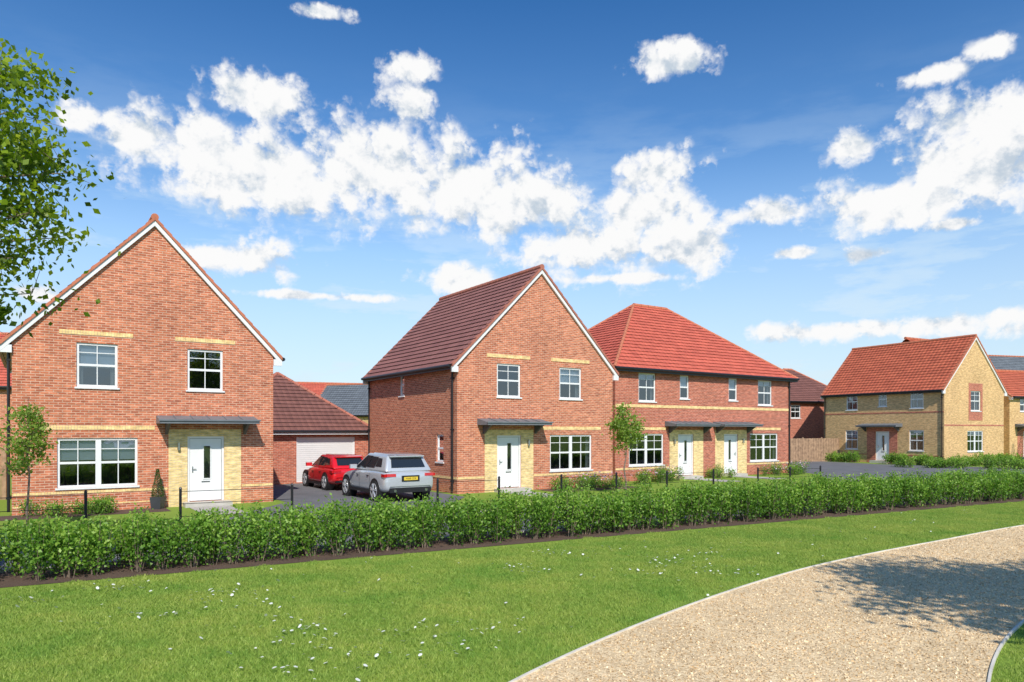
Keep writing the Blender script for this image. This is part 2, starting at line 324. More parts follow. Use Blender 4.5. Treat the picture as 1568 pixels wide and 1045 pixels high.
def gable_house(h,W,L,he,hr,wm,rm,ops_f=(),ops_l=(),ops_r=(),axis='y',ridge='ridge',board=True,gutters=True):
    F=frames(W,L); ov=.28
    if axis=='y':
        sl=(hr-he)/(W/2)
        h.wall(wm,F['f'],W,he,ops_f,hr); h.wall(wm,F['b'],W,he,(),hr); h.wall(wm,F['l'],L,he,ops_l); h.wall(wm,F['r'],L,he,ops_r)
        for x,sg in ((-ov,1),(W+ov,-1)):
            z=he-ov*sl+.06
            h.roof(rm,(x,-.1,z),(x,L+.1,z),(W/2,L+.1,hr+.06),(W/2,-.1,hr+.06))
            h.A('soffit','black').box(min(x,x+sg*ov)-.0,max(x,x+sg*ov)-.0,.0,L,z-.12,z-.09)
            h.A('soffit','black').box(x-.012,x+.012,.0,L,z-.16,z+.0)
            if gutters: h.gutter((x-sg*.07,-.02,z-.02),(x-sg*.07,L,z-.02))
        h.ridge((W/2,-.12,hr+.09),(W/2,L+.12,hr+.09),ridge)
        h.verge(F['f'],W,he,hr,ov,.12,ridge,board); h.verge(F['b'],W,he,hr,ov,.12,ridge,board)
    else:
        sl=(hr-he)/(L/2)
        h.wall(wm,F['f'],W,he,ops_f); h.wall(wm,F['b'],W,he); h.wall(wm,F['l'],L,he,ops_l,hr); h.wall(wm,F['r'],L,he,ops_r,hr)
        for y,sg in ((-ov,1),(L+ov,-1)):
            z=he-ov*sl+.06
            h.roof(rm,(-.1,y,z),(W+.1,y,z),(W+.1,L/2,hr+.06),(-.1,L/2,hr+.06))
            h.A('soffit','black').box(0,W,min(y,y+sg*ov),max(y,y+sg*ov),z-.12,z-.09)
            h.A('soffit','black').box(0,W,y-.012,y+.012,z-.16,z)
            if gutters: h.gutter((0,y-sg*.07,z-.02),(W,y-sg*.07,z-.02))
        h.ridge((-.12,L/2,hr+.09),(W+.12,L/2,hr+.09),ridge)
        h.verge(F['l'],L,he,hr,ov,.12,ridge,board); h.verge(F['r'],L,he,hr,ov,.12,ridge,board)
    return F
def hip_house(h,W,L,he,hr,wm,rm,ops_f=(),ops_l=(),ops_r=(),hip=None,ridge='ridge'):
    F=frames(W,L); ov=.3; hip=hip or L/2
    h.wall(wm,F['f'],W,he,ops_f); h.wall(wm,F['b'],W,he); h.wall(wm,F['l'],L,he,ops_l); h.wall(wm,F['r'],L,he,ops_r)
    z=he+.02; a=(-ov,-ov,z); b=(W+ov,-ov,z); c=(W+ov,L+ov,z); d=(-ov,L+ov,z); r0=(hip,L/2,hr); r1=(W-hip,L/2,hr)
    h.roof(rm,a,b,r1,r0); h.roof(rm,d,c,r1,r0); h.roof(rm,a,d,r0,r0); h.roof(rm,b,c,r1,r1)
    up=Vector((0,0,.02))
    for p,q in ((a,r0),(b,r1),(c,r1),(d,r0)): h.ridge(Vector(p)+up,Vector(q)+up,ridge,.08)
    if W-2*hip>.1: h.ridge(Vector(r0)+up,Vector(r1)+up,ridge)
    S=h.A('soffit','black'); S.box(-ov,W+ov,-ov,0,z-.14,z-.11); S.box(-ov,W+ov,L,L+ov,z-.14,z-.11); S.box(-ov,0,0,L,z-.14,z-.11); S.box(W,W+ov,0,L,z-.14,z-.11)
    S.box(-ov,W+ov,-ov-.01,-ov+.01,z-.17,z); S.box(-ov-.01,-ov+.01,-ov+.01,L+ov,z-.17,z); S.box(W+ov-.01,W+ov+.01,-ov+.01,L+ov,z-.17,z)
    h.gutter((-ov,-ov-.06,z-.02),(W+ov,-ov-.06,z-.02)); h.gutter((-ov-.06,-ov,z-.02),(-ov-.06,L+ov,z-.02)); h.gutter((W+ov+.06,-ov,z-.02),(W+ov+.06,L+ov,z-.02))
    return F
def wall_light(h,F,a,b):
    A=h.A('wall_light','metal'); fbox(A,F,a-.04,a+.04,b-.1,b+.1,.016,.04); A.tube(F.P(a,b-.12,.09),F.P(a,b+.12,.09),.04,n=10)
# ------------------------------------------------------------------ HOUSE 1
h=House('brick_house',-14.42,20.5,34)
W,L,he,hr=7.41,9.0,5.2,9.12
ops=[(1.59,2.68,3.78,5.12),(4.67,5.76,3.78,5.12),(1.10,3.23,.74,2.23),(4.67,5.80,.14,2.27)]
F=gable_house(h,W,L,he,hr,'brick','tile_terra',ops_f=ops,ridge='ridge'); f=F['f']
h.window(f,*ops[0],1,.55); h.window(f,*ops[1],1,.0,False); h.window(f,*ops[2],2,.45,False); h.door(f,*ops[3])
h.panel(f,'ybrick',4.11,6.34,.0,2.5,ops[3])
h.course(f,1.15,3.1,5.35,.13); h.course(f,4.3,6.15,5.35,.13); h.course(f,.74,3.72,2.48,.13); h.course(f,0.02,4.08,.56,.08); h.course(f,6.37,W-.02,.56,.08)
h.course(f,0.02,4.08,.20,.05,.012)
h.canopy(f,3.75,6.75,2.68); wall_light(h,f,4.40,1.95)
h.pipe(-.08,.12,.1,4.9)
h.finish()
# ------------------------------------------------------------------ HOUSE 2
h=House('brick_house',-2.12,27.5,34)
W,L,he,hr=8.01,8.7,5.2,9.2
ops=[(1.83,2.98,3.82,5.16),(5.0,6.2,3.82,5.16),(4.49,6.79,.76,2.28),(1.83,3.0,.14,2.27)]
opl=[(4.72,5.2,4.0,5.0),(1.1,1.7,1.2,2.3)]
F=gable_house(h,W,L,he,hr,'brick','tile_brown',ops_f=ops,ops_l=opl,ridge='ridge_brown'); f=F['f']
h.window(f,*ops[0],1,.0,False); h.window(f,*ops[1],1,.52); h.window(f,*ops[2],2,.0,True); h.door(f,*ops[3])
h.window(F['l'],*opl[0],1,0,False,False); h.window(F['l'],*opl[1],1,0,False,False)
h.panel(f,'ybrick',1.25,3.62,0,2.5,ops[3])
h.course(f,1.35,3.45,5.39,.14); h.course(f,4.55,6.65,5.39,.14); h.course(f,4.1,7.3,2.49,.14)
for F_,a,b in ((f,.02,1.22),(f,3.65,W-.02),(F['l'],.02,L-.02)):
    h.course(F_,a,b,.56,.09); 
h.canopy(f,.9,4.0,2.68); wall_light(h,f,3.35,1.95)
h.pipe(-.08,.25,.1,4.9); h.pipe(-.08,L-.2,.1,4.9)
h.finish()
# ------------------------------------------------------------------ HOUSE 3 semi-detached
h=House('semi_detached_brick_house',4.93,34,34)
W,L,he=13.7,9.0,5.45
ops=[(1.54,2.71,3.9,5.3),(4.45,5.12,4.1,5.3),(8.25,8.95,4.1,5.3),(10.75,12.0,3.9,5.3),(.9,3.26,.75,2.3),(10.05,12.55,.75,2.3),(4.3,5.45,.14,2.27),(7.85,9.0,.14,2.27)]
F=hip_house(h,W,L,he,9.65,'brick2','tile_red',ops_f=ops,hip=5.5); f=F['f']
h.window(f,*ops[0],1,.2); h.window(f,*ops[1],1,.5,False,False); h.window(f,*ops[2],1,.5,False,False); h.window(f,*ops[3],1,.2)
h.window(f,*ops[4],2,0,False); h.window(f,*ops[5],2,0,True); h.door(f,*ops[6]); h.door(f,*ops[7],-1)
h.panel(f,'ybrick',3.68,6.2,0,2.5,ops[6]); h.panel(f,'ybrick',7.14,9.75,0,2.5,ops[7])
h.course(f,0.02,W-.02,3.60,.14); h.course(f,.6,3.4,2.49,.14); h.course(f,9.95,12.8,2.49,.14); h.course(f,.02,3.65,.56,.09); h.course(f,9.78,W-.02,.56,.09)
h.canopy(f,3.35,6.55,2.68); h.canopy(f,6.95,10.1,2.68)
h.pipe(W-.15,-.07,.1,5.4); wall_light(h,f,3.98,1.9); wall_light(h,f,9.4,1.9)
h.finish()
# ------------------------------------------------------------------ HOUSE 4 buff brick
h=House('buff_brick_house',25.77,58.74,-62)
W,L,he,hr=9.87,7.5,5.55,9.3
ops=[(2.09,3.08,4.1,5.4),(4.86,5.55,4.3,5.4),(7.39,8.38,4.1,5.4),(2.0,3.1,1.0,2.5),(7.3,8.4,1.0,2.5),(4.64,5.75,.2,2.4)]
opr=[(3.2,4.45,3.9,5.35),(2.8,4.8,.95,2.45)]
F=gable_house(h,W,L,he,hr,'ybrick2','tile_terra',ops_f=ops,ops_r=opr,axis='x',ridge='ridge'); f=F['f']
for i,o in enumerate(ops[:5]): h.window(f,*o,1,.4 if i in(0,3) else .15)
h.door(f,*ops[5]); h.window(F['r'],*opr[0],1,.0); h.window(F['r'],*opr[1],2,.2)
h.panel(f,'brick2',3.9,6.4,0,2.7,ops[5]); h.canopy(f,3.5,6.8,2.75)
h.course(f,.02,W-.02,3.75,.1,mat='brick2'); h.course(F['r'],.02,L-.02,2.8,.1,mat='brick2'); h.course(f,.02,3.88,.6,.08,mat='brick2'); h.course(f,6.42,W-.02,.6,.08,mat='brick2')
P=h.A('gable_panel','brick2'); Fq=F['r']
for (l,r_,u,v) in ((2.95,3.2,3.2,5.9),(4.45,4.7,3.2,5.9),(3.2,4.45,5.35,5.9),(3.2,4.45,3.2,3.84)): fbox(P,Fq,l,r_,u,v,0.001,.015)
h.pipe(W-.12,-.07,.1,5.2); h.pipe(.15,-.07,.1,5.2)
h.roof('tile_terra',(2.6,3.8,8.3),(2.6,12,8.3),(4.6,12,9.75),(4.6,3.8,9.75)); h.roof('tile_terra',(6.6,3.8,8.3),(6.6,12,8.3),(4.6,12,9.75),(4.6,3.8,9.75)); h.ridge((4.6,3.7,9.8),(4.6,12,9.8))
h.wall('ybrick2',Fr((2.7,4.0,0),(0,1,0),(-1,0,0)),8,8.3); h.wall('ybrick2',Fr((6.5,4.0,0),(0,1,0),(1,0,0)),8,8.3)
h.finish()
h=House('buff_brick_house',39.6,56.6,20)
ops=[(1.2,2.3,4.0,5.1),(4.6,5.7,4.0,5.1),(1.6,2.7,.2,2.4),(4.4,6,.9,2.4)]
F=gable_house(h,9,6.5,5.3,7.5,'ybrick2','tile_terra',ops_f=ops,axis='x'); f=F['f']
h.window(f,*ops[0]); h.window(f,*ops[1]); h.door(f,*ops[2]); h.window(f,*ops[3],2); h.panel(f,'brick2',.9,3.4,0,2.7,ops[2]); h.canopy(f,.6,3.7,2.75); h.finish()
def bg_house(name,x,y,deg,W,L,he,hr,wm,rm,axis='x',kind='gable',z=0):
    h=House(name,x,y,deg,z); 
    ops=[(W*.15,W*.15+1.1,he-1.5,he-.3),(W*.65,W*.65+1.1,he-1.5,he-.3),(W*.6,W*.6+1.6,.8,2.2)]
    F=(gable_house(h,W,L,he,hr,wm,rm,ops_f=ops,axis=axis) if kind=='gable' else hip_house(h,W,L,he,hr,wm,rm,ops_f=ops))
    for o in ops: h.window(F['f'],*o,1,.3)
    h.finish()
bg_house('slate_roof_house',57.5,86,15,12,8,7.2,12.0,'ybrick2','slate')
bg_house('brick_house',24.0,64,20,9,8,5.1,8.4,'brick2','tile_dk',kind='hip')
bg_house('brick_house',-24,76,20,9,8,4.8,7.8,'brick','tile_red')
bg_house('slate_roof_house',-19.0,80,5,8,8,4.4,7.4,'ybrick2','slate')
bg_house('slate_roof_house',-14.0,70,70,6,7,4.2,7.2,'ybrick2','slate',axis='y')
bg_house('brick_house',-36,38,20,9,9,5.1,8.4,'brick','tile_red')
bg_house('brick_house',-32,62,10,9,9,5.1,8.4,'brick2','tile_dk')
bg_house('brick_house',4,72,10,10,9,4.9,8.4,'brick2','tile_dk')
# garage
ca,sa=math.cos(R(34)),math.sin(R(34))
def loc2(x,y,o=(-2.12,27.5)): return (o[0]+x*ca-y*sa,o[1]+x*sa+y*ca)
gx,gy=loc2(-6.8,9.0)
h=House('double_garage',gx,gy,34)
W=6.9
ops=[(3.35,6.2,.05,2.15)]
F=hip_house(h,W,6.9,2.42,5.35,'brick2','tile_dk',ops_f=ops,hip=3.45,ridge='ridge_brown')
for o in ops:
    G=h.A('garage_door','garage'); n=22
    for k in range(n):
        z0=o[2]+(o[3]-o[2])*k/n; z1=o[2]+(o[3]-o[2])*(k+1)/n; fbox(G,F['f'],o[0]+.06,o[1]-.06,z0,z1-.012,-.1,-.07)
    fbox(G,F['f'],o[0],o[0]+.06,o[2],o[3],-.1,-.04); fbox(G,F['f'],o[1]-.06,o[1],o[2],o[3],-.1,-.04); fbox(G,F['f'],o[0]+.06,o[1]-.06,o[2],o[3],-.12,-.105)
h.A('fascia','upvc').box(-.2,W+.2,-.33,-.315,2.28,2.42)
h.pipe(2.2,-.07,.1,2.3)
h.finish()
# ------------------------------------------------------------------ CARS
def car(name,x,y,deg,paint,L=4.4,Wd=1.92,H=1.64,suv=True,r=.36,plate='AB68 CDE'):
    e=empty(name,(x,y,0.012),R(deg)); hw=Wd/2; ry=-.86
    wb=2.66 if suv else 2.5
    belt=1.07 if suv else .93; zb=.30 if suv else .22
    def sec(y,w,zlo,zt,crown):
        return [(0,y,zlo),(w*.88,y,zlo),(w*.99,y,zlo+.1),(w*1.0,y,(zlo+zt)/2),(w*.975,y,zt-.12),(w*.92,y,zt-.02),(w*.5,y,zt+crown*.7),(0,y,zt+crown)]
    F_=ry+L
    st=[sec(ry,hw*.86,.46,belt-.14,0),sec(ry+.05,hw*.94,.36,belt-.04,.0),sec(ry+.3,hw,zb,belt,.02),sec(ry+1.2,hw,zb,belt+.01,.02),sec(1.4,hw*.99,zb,belt-.01,.02),sec(2.2,hw*.99,zb,belt-.05,.03),
        sec(F_-1.0,hw*.98,zb,belt-.09,.04),sec(F_-.45,hw*.95,zb,belt-.16,.04),sec(F_-.12,hw*.86,zb+.02,belt-.28,.02),sec(F_,hw*.74,.42,belt-.40,0)]
    A=Acc(); rings=[]
    for s_ in st:
        rings.append(s_+[(-p[0],p[1],p[2]) for p in s_[-2:0:-1]])
    n=len(rings[0])
    for a,b in zip(rings,rings[1:]):
        for k in range(n): A.face([a[k],a[(k+1)%n],b[(k+1)%n],b[k]])
    A.face(rings[0]); A.face(rings[-1][::-1])
    o=A.make('body',paint,e,True,True); sm=o.modifiers.new('s','SUBSURF'); sm.levels=2; sm.render_levels=2
    yb0,yb1=ry+.10,2.30 if suv else 2.2; yt0,yt1=ry+.42,1.20 if suv else 1.15; wb_,wt=hw*.92,hw*.70; z0,z1=belt-.03,H-.04
    if suv: zt_r,zt_f=H-.10,H-.04
    else: yb0=ry+.06; yt0=ry+.62; zt_r,zt_f=H-.10,H-.04
    B=[(-wb_,yb0,z0),(wb_,yb0,z0),(wb_*.97,yb1,z0-.02),(-wb_*.97,yb1,z0-.02)]; T=[(-wt,yt0,zt_r),(wt,yt0,zt_r),(wt,yt1,zt_f),(-wt,yt1,zt_f)]
    C=Acc(); C.hexa(B+T); o=C.make('cabin',paint,e,True,True); bv=o.modifiers.new('b','BEVEL'); bv.width=.07; bv.segments=4; bv.limit_method='NONE'
    Rf=Acc(); Rf.hexa([(-wt*.9,yt0+.04,H-.1),(wt*.9,yt0+.04,H-.1),(wt*.88,yt1-.05,H-.1),(-wt*.88,yt1-.05,H-.1),(-wt*.8,yt0+.1,H-.055),(wt*.8,yt0+.1,H-.055),(wt*.8,yt1-.2,H-.02),(-wt*.8,yt1-.2,H-.02)])
    o=Rf.make('roof_panel',paint,e,True,True); bv=o.modifiers.new('b','BEVEL'); bv.width=.03; bv.segments=3; bv.limit_method='NONE'
    Gl=Acc()
    def onface(c,s0,s1,t0,t1,off=.012,top0=None,top1=None):
        c=[Vector(q) for q in c]; nn=(c[1]-c[0]).cross(c[3]-c[0]).normalized(); mid=sum(c,Vector())/4
        if nn.dot(mid-Vector((0,.9,1.2)))<0: nn=-nn
        def pt(s,t): return c[0].lerp(c[1],s).lerp(c[3].lerp(c[2],s),t)+nn*off
        Gl.face([pt(s0,t0),pt(s1,t0),pt(s1 if top1 is None else top1,t1),pt(s0 if top0 is None else top0,t1)])
    onface([B[0],B[1],T[1],T[0]],.12,.88,.24,.84,.012,.1,.9)
    onface([B[3],B[2],T[2],T[3]],.06,.94,.08,.92)
    for (q0,q1,t1_,t0_) in ((B[0],B[3],T[3],T[0]),(B[1],B[2],T[2],T[1])):
        onface([q0,q1,t1_,t0_],.13,.33,.28,.80,.014,.17,.33); onface([q0,q1,t1_,t0_],.345,.60,.2,.85,.014); onface([q0,q1,t1_,t0_],.615,.93,.14,.88,.014,.615,.90)
    Gl.make('windows',CARGLASS,e)
    T_=Acc(); Ri=Acc(); Ar=Acc()
    for yy in (0,wb):
        for sg in (-1,1):
            Ar.tube((sg*(hw-.3),yy,r),(sg*(hw+.006),yy,r+.01),r+.07,n=28)
            T_.tube((sg*(hw-.22),yy,r),(sg*(hw+.018),yy,r),r,n=28)
            Ri.tube((sg*(hw-.02),yy,r),(sg*(hw+.022),yy,r),r*.20,n=12)
            for k in range(5):
                t=2*math.pi*k/5+.3
                for dt in (-.13,.13):
                    Ri.tube((sg*(hw+.024),yy+r*.1*math.cos(t),r+r*.1*math.sin(t)),(sg*(hw+.024),yy+r*.68*math.cos(t+dt),r+r*.68*math.sin(t+dt)),.028,n=5)
            for k in range(20):
                a=2*math.pi*k/20;b=2*math.pi*(k+1)/20
                Ri.tube((sg*(hw+.02),yy+r*.71*math.cos(a),r+r*.71*math.sin(a)),(sg*(hw+.02),yy+r*.71*math.cos(b),r+r*.71*math.sin(b)),.02,n=4)
    Ar.make('wheel_arches',M['black'],e); T_.make('tyres',TYRE,e); Ri.make('alloy_wheels',ALLOY,e)
    K=Acc()
    K.box(-hw*.8,hw*.8,ry-.02,ry+.3,.33,.50 if suv else .42); K.box(-hw*1.0-.004,-hw*.9,.45,wb-.45,zb-.03,zb+.08); K.box(hw*.9,hw*1.0+.004,.45,wb-.45,zb-.03,zb+.08)
    K.box(-.33,.33,ry-.022,ry-.0,belt-.36,belt-.16)
    K.make('lower_trim',M['black'],e)
    S_=Acc(); S_.hexa([(-wt*.95,yt0-.16,zt_r-.04),(wt*.95,yt0-.16,zt_r-.04),(wt*.9,yt0+.06,zt_r-.02),(-wt*.9,yt0+.06,zt_r-.02),(-wt*.95,yt0-.16,zt_r-.005),(wt*.95,yt0-.16,zt_r-.005),(wt*.9,yt0+.1,zt_r+.035),(-wt*.9,yt0+.1,zt_r+.035)])
    S_.make('spoiler',paint,e)
    Lt=Acc(); 
    for sg in (-1,1):
        a,b=sorted((sg*hw*.56,sg*hw*.90)); Lt.hexa([(a,ry-.008,belt-.19),(b,ry-.008,belt-.19),(b,ry+.1,belt-.19),(a,ry+.1,belt-.19),(a,ry+.0,belt-.09),(b,ry+.0,belt-.09),(b,ry+.12,belt-.09),(a,ry+.12,belt-.09)])
        a,b=sorted((sg*hw*.88,sg*hw*.99)); Lt.box(a,b,ry+.03,ry+.30,belt-.20,belt-.10)
    Lt.make('rear_lights',LIGHT,e)
    Pl=Acc(); Pl.box(-.26,.26,ry-.034,ry-.024,belt-.32,belt-.21); Pl.make('number_plate',PLATE,e)
    tcu=bpy.data.curves.new('plate_text','FONT'); tcu.body=plate; tcu.size=.09; tcu.align_x='CENTER'; tcu.align_y='CENTER'; tcu.materials.append(M['black'])
    to=bpy.data.objects.new('plate_text',tcu); scene.collection.objects.link(to); to.parent=e; to.location=(0,ry-.037,belt-.265); to.rotation_euler=(R(90),0,0)
    Ex=Acc(); 
    for sg in (-1,1): Ex.tube((sg*hw*.6,ry-.03,.40),(sg*hw*.6,ry+.1,.40),.05,n=12)
    Ex.make('exhausts',M['metal'],e)
    Mi=Acc()
    for sg in (-1,1):
        a,b=sorted((sg*(hw*.94),sg*(hw+.19))); Mi.box(a,b,1.72,1.84,belt-.0,belt+.15)
    o=Mi.make('wing_mirrors',paint,e); bv=o.modifiers.new('b','BEVEL'); bv.width=.03; bv.segments=3
    Dl=Acc()
    for sg in (-1,1):
        for yy in (.42,1.35):
            a,b=sorted((sg*(hw+.0),sg*(hw+.004))); Dl.box(a,b,yy,yy+.012,zb+.12,belt-.1)
        a,b=sorted((sg*(hw-.01),sg*(hw+.018)))
        for yy in (.52,1.45): Dl.box(a,b,yy,yy+.16,belt-.21,belt-.185)
    Dl.box(-hw*.78,hw*.78,ry-.006,ry+.01,.535,.545)
    Dl.make('door_shuts',M['black'],e)
    return e
CARGLASS=plain('car_glass',(.02,.025,.03),.04,var=.0); CARGLASS.node_tree.nodes['Principled BSDF'].inputs['Specular IOR Level'].default_value=.9
ALLOY=plain('alloy',(.65,.66,.68),.3,.6,var=.02)
TYRE=plain('tyre_rubber',(.02,.02,.02),.8); LIGHT=plain('rear_light_lens',(.55,.01,.01),.2,coat=1); PLATE=plain('yellow_number_plate',(.80,.58,.05),.4)
silver=plain('silver_car_paint',(.58,.61,.63),.3,.35,var=.02,coat=1); red=plain('red_car_paint',(.68,.012,.018),.3,.0,var=.02,coat=1)
c1=loc2(-2.86,-.95); car('suv',c1[0],c1[1],34,silver,4.4,1.94,1.68)
c2=loc2(-2.75,4.6); car('hatchback_car',c2[0],c2[1],34,red,4.05,1.80,1.48,False,.33)
# ------------------------------------------------------------------ GROUND
def sheet(name,pts,z,mat,parent=None):
    me=bpy.data.meshes.new(name); me.from_pydata([(p[0],p[1],z) for p in pts],[],[tuple(range(len(pts)))])
    me.materials.append(mat); o=bpy.data.objects.new(name,me); scene.collection.objects.link(o); return o
def grass_ground_mat():
    m,nt,b=newmat('lawn_soil_and_grass'); g=nt.nodes.new('ShaderNodeNewGeometry')
    n1=nt.nodes.new('ShaderNodeTexNoise'); n1.inputs['Scale'].default_value=.5; n1.inputs['Detail'].default_value=8; n1.inputs['Roughness'].default_value=.65; nt.links.new(g.outputs['Position'],n1.inputs['Vector'])
    n2=nt.nodes.new('ShaderNodeTexNoise'); n2.inputs['Scale'].default_value=25; n2.inputs['Detail'].default_value=6; nt.links.new(g.outputs['Position'],n2.inputs['Vector'])
    a=mixcol(nt,n1.outputs['Fac'],(.15,.25,.035),(.27,.36,.06)); c=mixcol(nt,n2.outputs['Fac'],(.5,.5,.5),(1.5,1.5,1.5)); 
    o=mixcol(nt,1.0,a,c,'MULTIPLY'); nt.links.new(o,b.inputs['Base Color']); b.inputs['Roughness'].default_value=.95; b.inputs['Specular IOR Level'].default_value=.1
    return m
def rough_mat(name,c1,c2,scale,rough=.9,bump=.3,bd=.01,big=.15,vor=False):
    m,nt,b=newmat(name); g=nt.nodes.new('ShaderNodeNewGeometry')
    n=nt.nodes.new('ShaderNodeTexVoronoi' if vor else 'ShaderNodeTexNoise'); n.inputs['Scale'].default_value=scale; nt.links.new(g.outputs['Position'],n.inputs['Vector'])
    if vor:
        sp=nt.nodes.new('ShaderNodeSeparateColor'); nt.links.new(n.outputs['Color'],sp.inputs[0]); fac=sp.outputs[0]; hgt=n.outputs['Distance']
    else: n.inputs['Detail'].default_value=8; n.inputs['Roughness'].default_value=.7; fac=n.outputs['Fac']; hgt=fac
    c=mixcol(nt,fac,c1,c2)
    n2=nt.nodes.new('ShaderNodeTexNoise'); n2.inputs['Scale'].default_value=.9; n2.inputs['Detail'].default_value=7; n2.inputs['Roughness'].default_value=.6; nt.links.new(g.outputs['Position'],n2.inputs['Vector'])
    r=nt.nodes.new('ShaderNodeMapRange'); r.inputs['From Min'].default_value=.3; r.inputs['From Max'].default_value=.7; r.inputs['To Min'].default_value=1-big; r.inputs['To Max'].default_value=1+big; nt.links.new(n2.outputs['Fac'],r.inputs['Value'])
    sc=nt.nodes.new('ShaderNodeVectorMath'); sc.operation='SCALE'; nt.links.new(c,sc.inputs[0]); nt.links.new(r.outputs[0],sc.inputs['Scale'])
    nt.links.new(sc.outputs[0],b.inputs['Base Color']); b.inputs['Roughness'].default_value=rough; b.inputs['Specular IOR Level'].default_value=.25
    bp=nt.nodes.new('ShaderNodeBump'); bp.inputs['Strength'].default_value=bump; bp.inputs['Distance'].default_value=bd; bp.invert=vor
    nt.links.new(hgt,bp.inputs['Height']); nt.links.new(bp.outputs[0],b.inputs['Normal']); return m
GRASS=grass_ground_mat(); ASPH=rough_mat('asphalt',(.12,.12,.125),(.20,.20,.205),60); MULCH=rough_mat('bark_mulch',(.05,.032,.025),(.22,.145,.11),30,bump=1,bd=.03)
GRAV=rough_mat('gravel',(.54,.38,.20),(.95,.74,.45),48,bump=.8,bd=.010,vor=True,big=.12); KERB=rough_mat('concrete_kerb',(.38,.37,.35),(.5,.49,.46),20)
PAVE=rough_mat('paving',(.36,.34,.31),(.48,.45,.41),15)
sheet('ground',[(-1500,-600),(1500,-600),(1500,2500),(-1500,2500)],0,GRASS)
ln=lambda X,d0:(X,d0+.53*X)
sheet('mulch_bed',[ln(-16,15.30),ln(34,15.30),ln(34,17.0),ln(-16,17.0)],.006,MULCH)
sheet('footpath',[ln(-16,17.0),ln(34,17.0),ln(34,21.6),ln(-16,21.6)],.004,ASPH)
sheet('driveway',[ln(-8.3,21.605),ln(-2.4,21.605),loc2(-.35,-1.2),loc2(-.35,8.9),loc2(-6.5,8.9),loc2(-6.4,.5)],.008,ASPH)
sheet('road',[ln(14,21.61),ln(30,21.61),(40,45),(33,47),(27,52),(24.5,58),(19.5,62),(16.8,50),(17.2,40)],.0055,ASPH)
def kerb(name,pts,w,h,z0=0):
    A=Acc()
    for p,q in zip(pts,pts[1:]):
        p=Vector((*p,0));q=Vector((*q,0)); d=(q-p).normalized(); s_=Vector((-d.y,d.x,0))*w/2
        A.hexa([p-s_+Vector((0,0,z0)),q-s_+Vector((0,0,z0)),q+s_+Vector((0,0,z0)),p+s_+Vector((0,0,z0)),p-s_+Vector((0,0,h)),q-s_+Vector((0,0,h)),q+s_+Vector((0,0,h)),p+s_+Vector((0,0,h))])
    return A.make(name,KERB)
kerb('kerb',[ln(-16,21.6),ln(-8.4,21.6)],.12,.11); kerb('kerb',[ln(-2.3,21.6),ln(13.9,21.6)],.12,.11); kerb('kerb',[ln(-16,16.98),ln(34,16.98)],.06,.05)
def fr(h,x,y): return (h[0]+x*ca-y*sa,h[1]+x*sa+y*ca)
H1=(-14.42,20.5);H2=(-2.12,27.5);H3=(4.93,34)
for hh,x in ((H1,5.23),(H2,2.4),(H3,4.9),(H3,8.4)):
    sheet('garden_path',[fr(hh,x-.6,-.56),fr(hh,x+.6,-.56),fr(hh,x+.6,-3.1),fr(hh,x-.6,-3.1)],.009,PAVE)
sheet('planting_bed',[fr(H1,-.5,-.02),fr(H1,4.0,-.02),fr(H1,4.0,-1.3),fr(H1,-.5,-1.3)],.005,MULCH)
sheet('planting_bed',[fr(H2,3.7,-.02),fr(H2,8.3,-.02),fr(H2,8.3,-1.7),fr(H2,3.7,-1.7)],.005,MULCH)
# gravel path
def cat(P,n=24):
    P=[Vector((*p,0)) for p in P]; out=[]
    for i in range(1,len(P)-2):
        p0,p1,p2,p3=P[i-1:i+3]
        for k in range(n):
            t=k/n; out.append(tuple((.5*((2*p1)+(p2-p0)*t+(2*p0-5*p1+4*p2-p3)*t*t+(3*p1-p0-3*p2+p3)*t**3))[:2]))
    out.append(tuple(P[-2][:2])); return out
Lp=cat([(-4,-1),(-2.6,1.8),(-1.35,4.5),(.04,6.93),(1.98,9.36),(4.40,11.86),(6.68,13.75),(9.5,15.75),(13.2,18.3),(20,22.3),(30,27.5),(44,33)])
Rp=cat([(0,-3),(1.6,1.2),(3.1,4.4),(4.65,6.93),(6.35,8.9),(8.5,10.7),(11,12.5),(13.8,14.4),(17.2,16.6),(24,20.2),(34,25),(48,30)])
A=Acc()
for i in range(len(Lp)-1): A.face([(*Lp[i],.018),(*Rp[i],.018),(*Rp[i+1],.018),(*Lp[i+1],.018)])
A.make('gravel_path',GRAV)
EDG=plain('timber_path_edging',(.66,.62,.54),.8)
def edging(name,pts,w,h):
    o=kerb(name,pts,w,h); o.data.materials[0]=EDG
edging('path_edging',Lp,.024,.036); edging('path_edging',Rp,.024,.036)
polyL=np.array(Lp); polyR=np.array(Rp)
cnt=42000
ii=rng.integers(24,190,size=cnt); tt=rng.uniform(size=cnt); uu=rng.uniform(.012,.988,size=cnt)
C=(polyL[ii]*(1-tt)[:,None]+polyL[ii+1]*tt[:,None])*(1-uu)[:,None]+(polyR[ii]*(1-tt)[:,None]+polyR[ii+1]*tt[:,None])*uu[:,None]
P=np.c_[C,np.full(cnt,.024)]
STONE=leaf_mat('pebble',[(.42,.29,.16),(.68,.51,.30),(.90,.73,.48)],.0)
quads_mesh('path_pebbles',leaves(P,.024,.8,.9),STONE,rng.uniform(size=cnt))
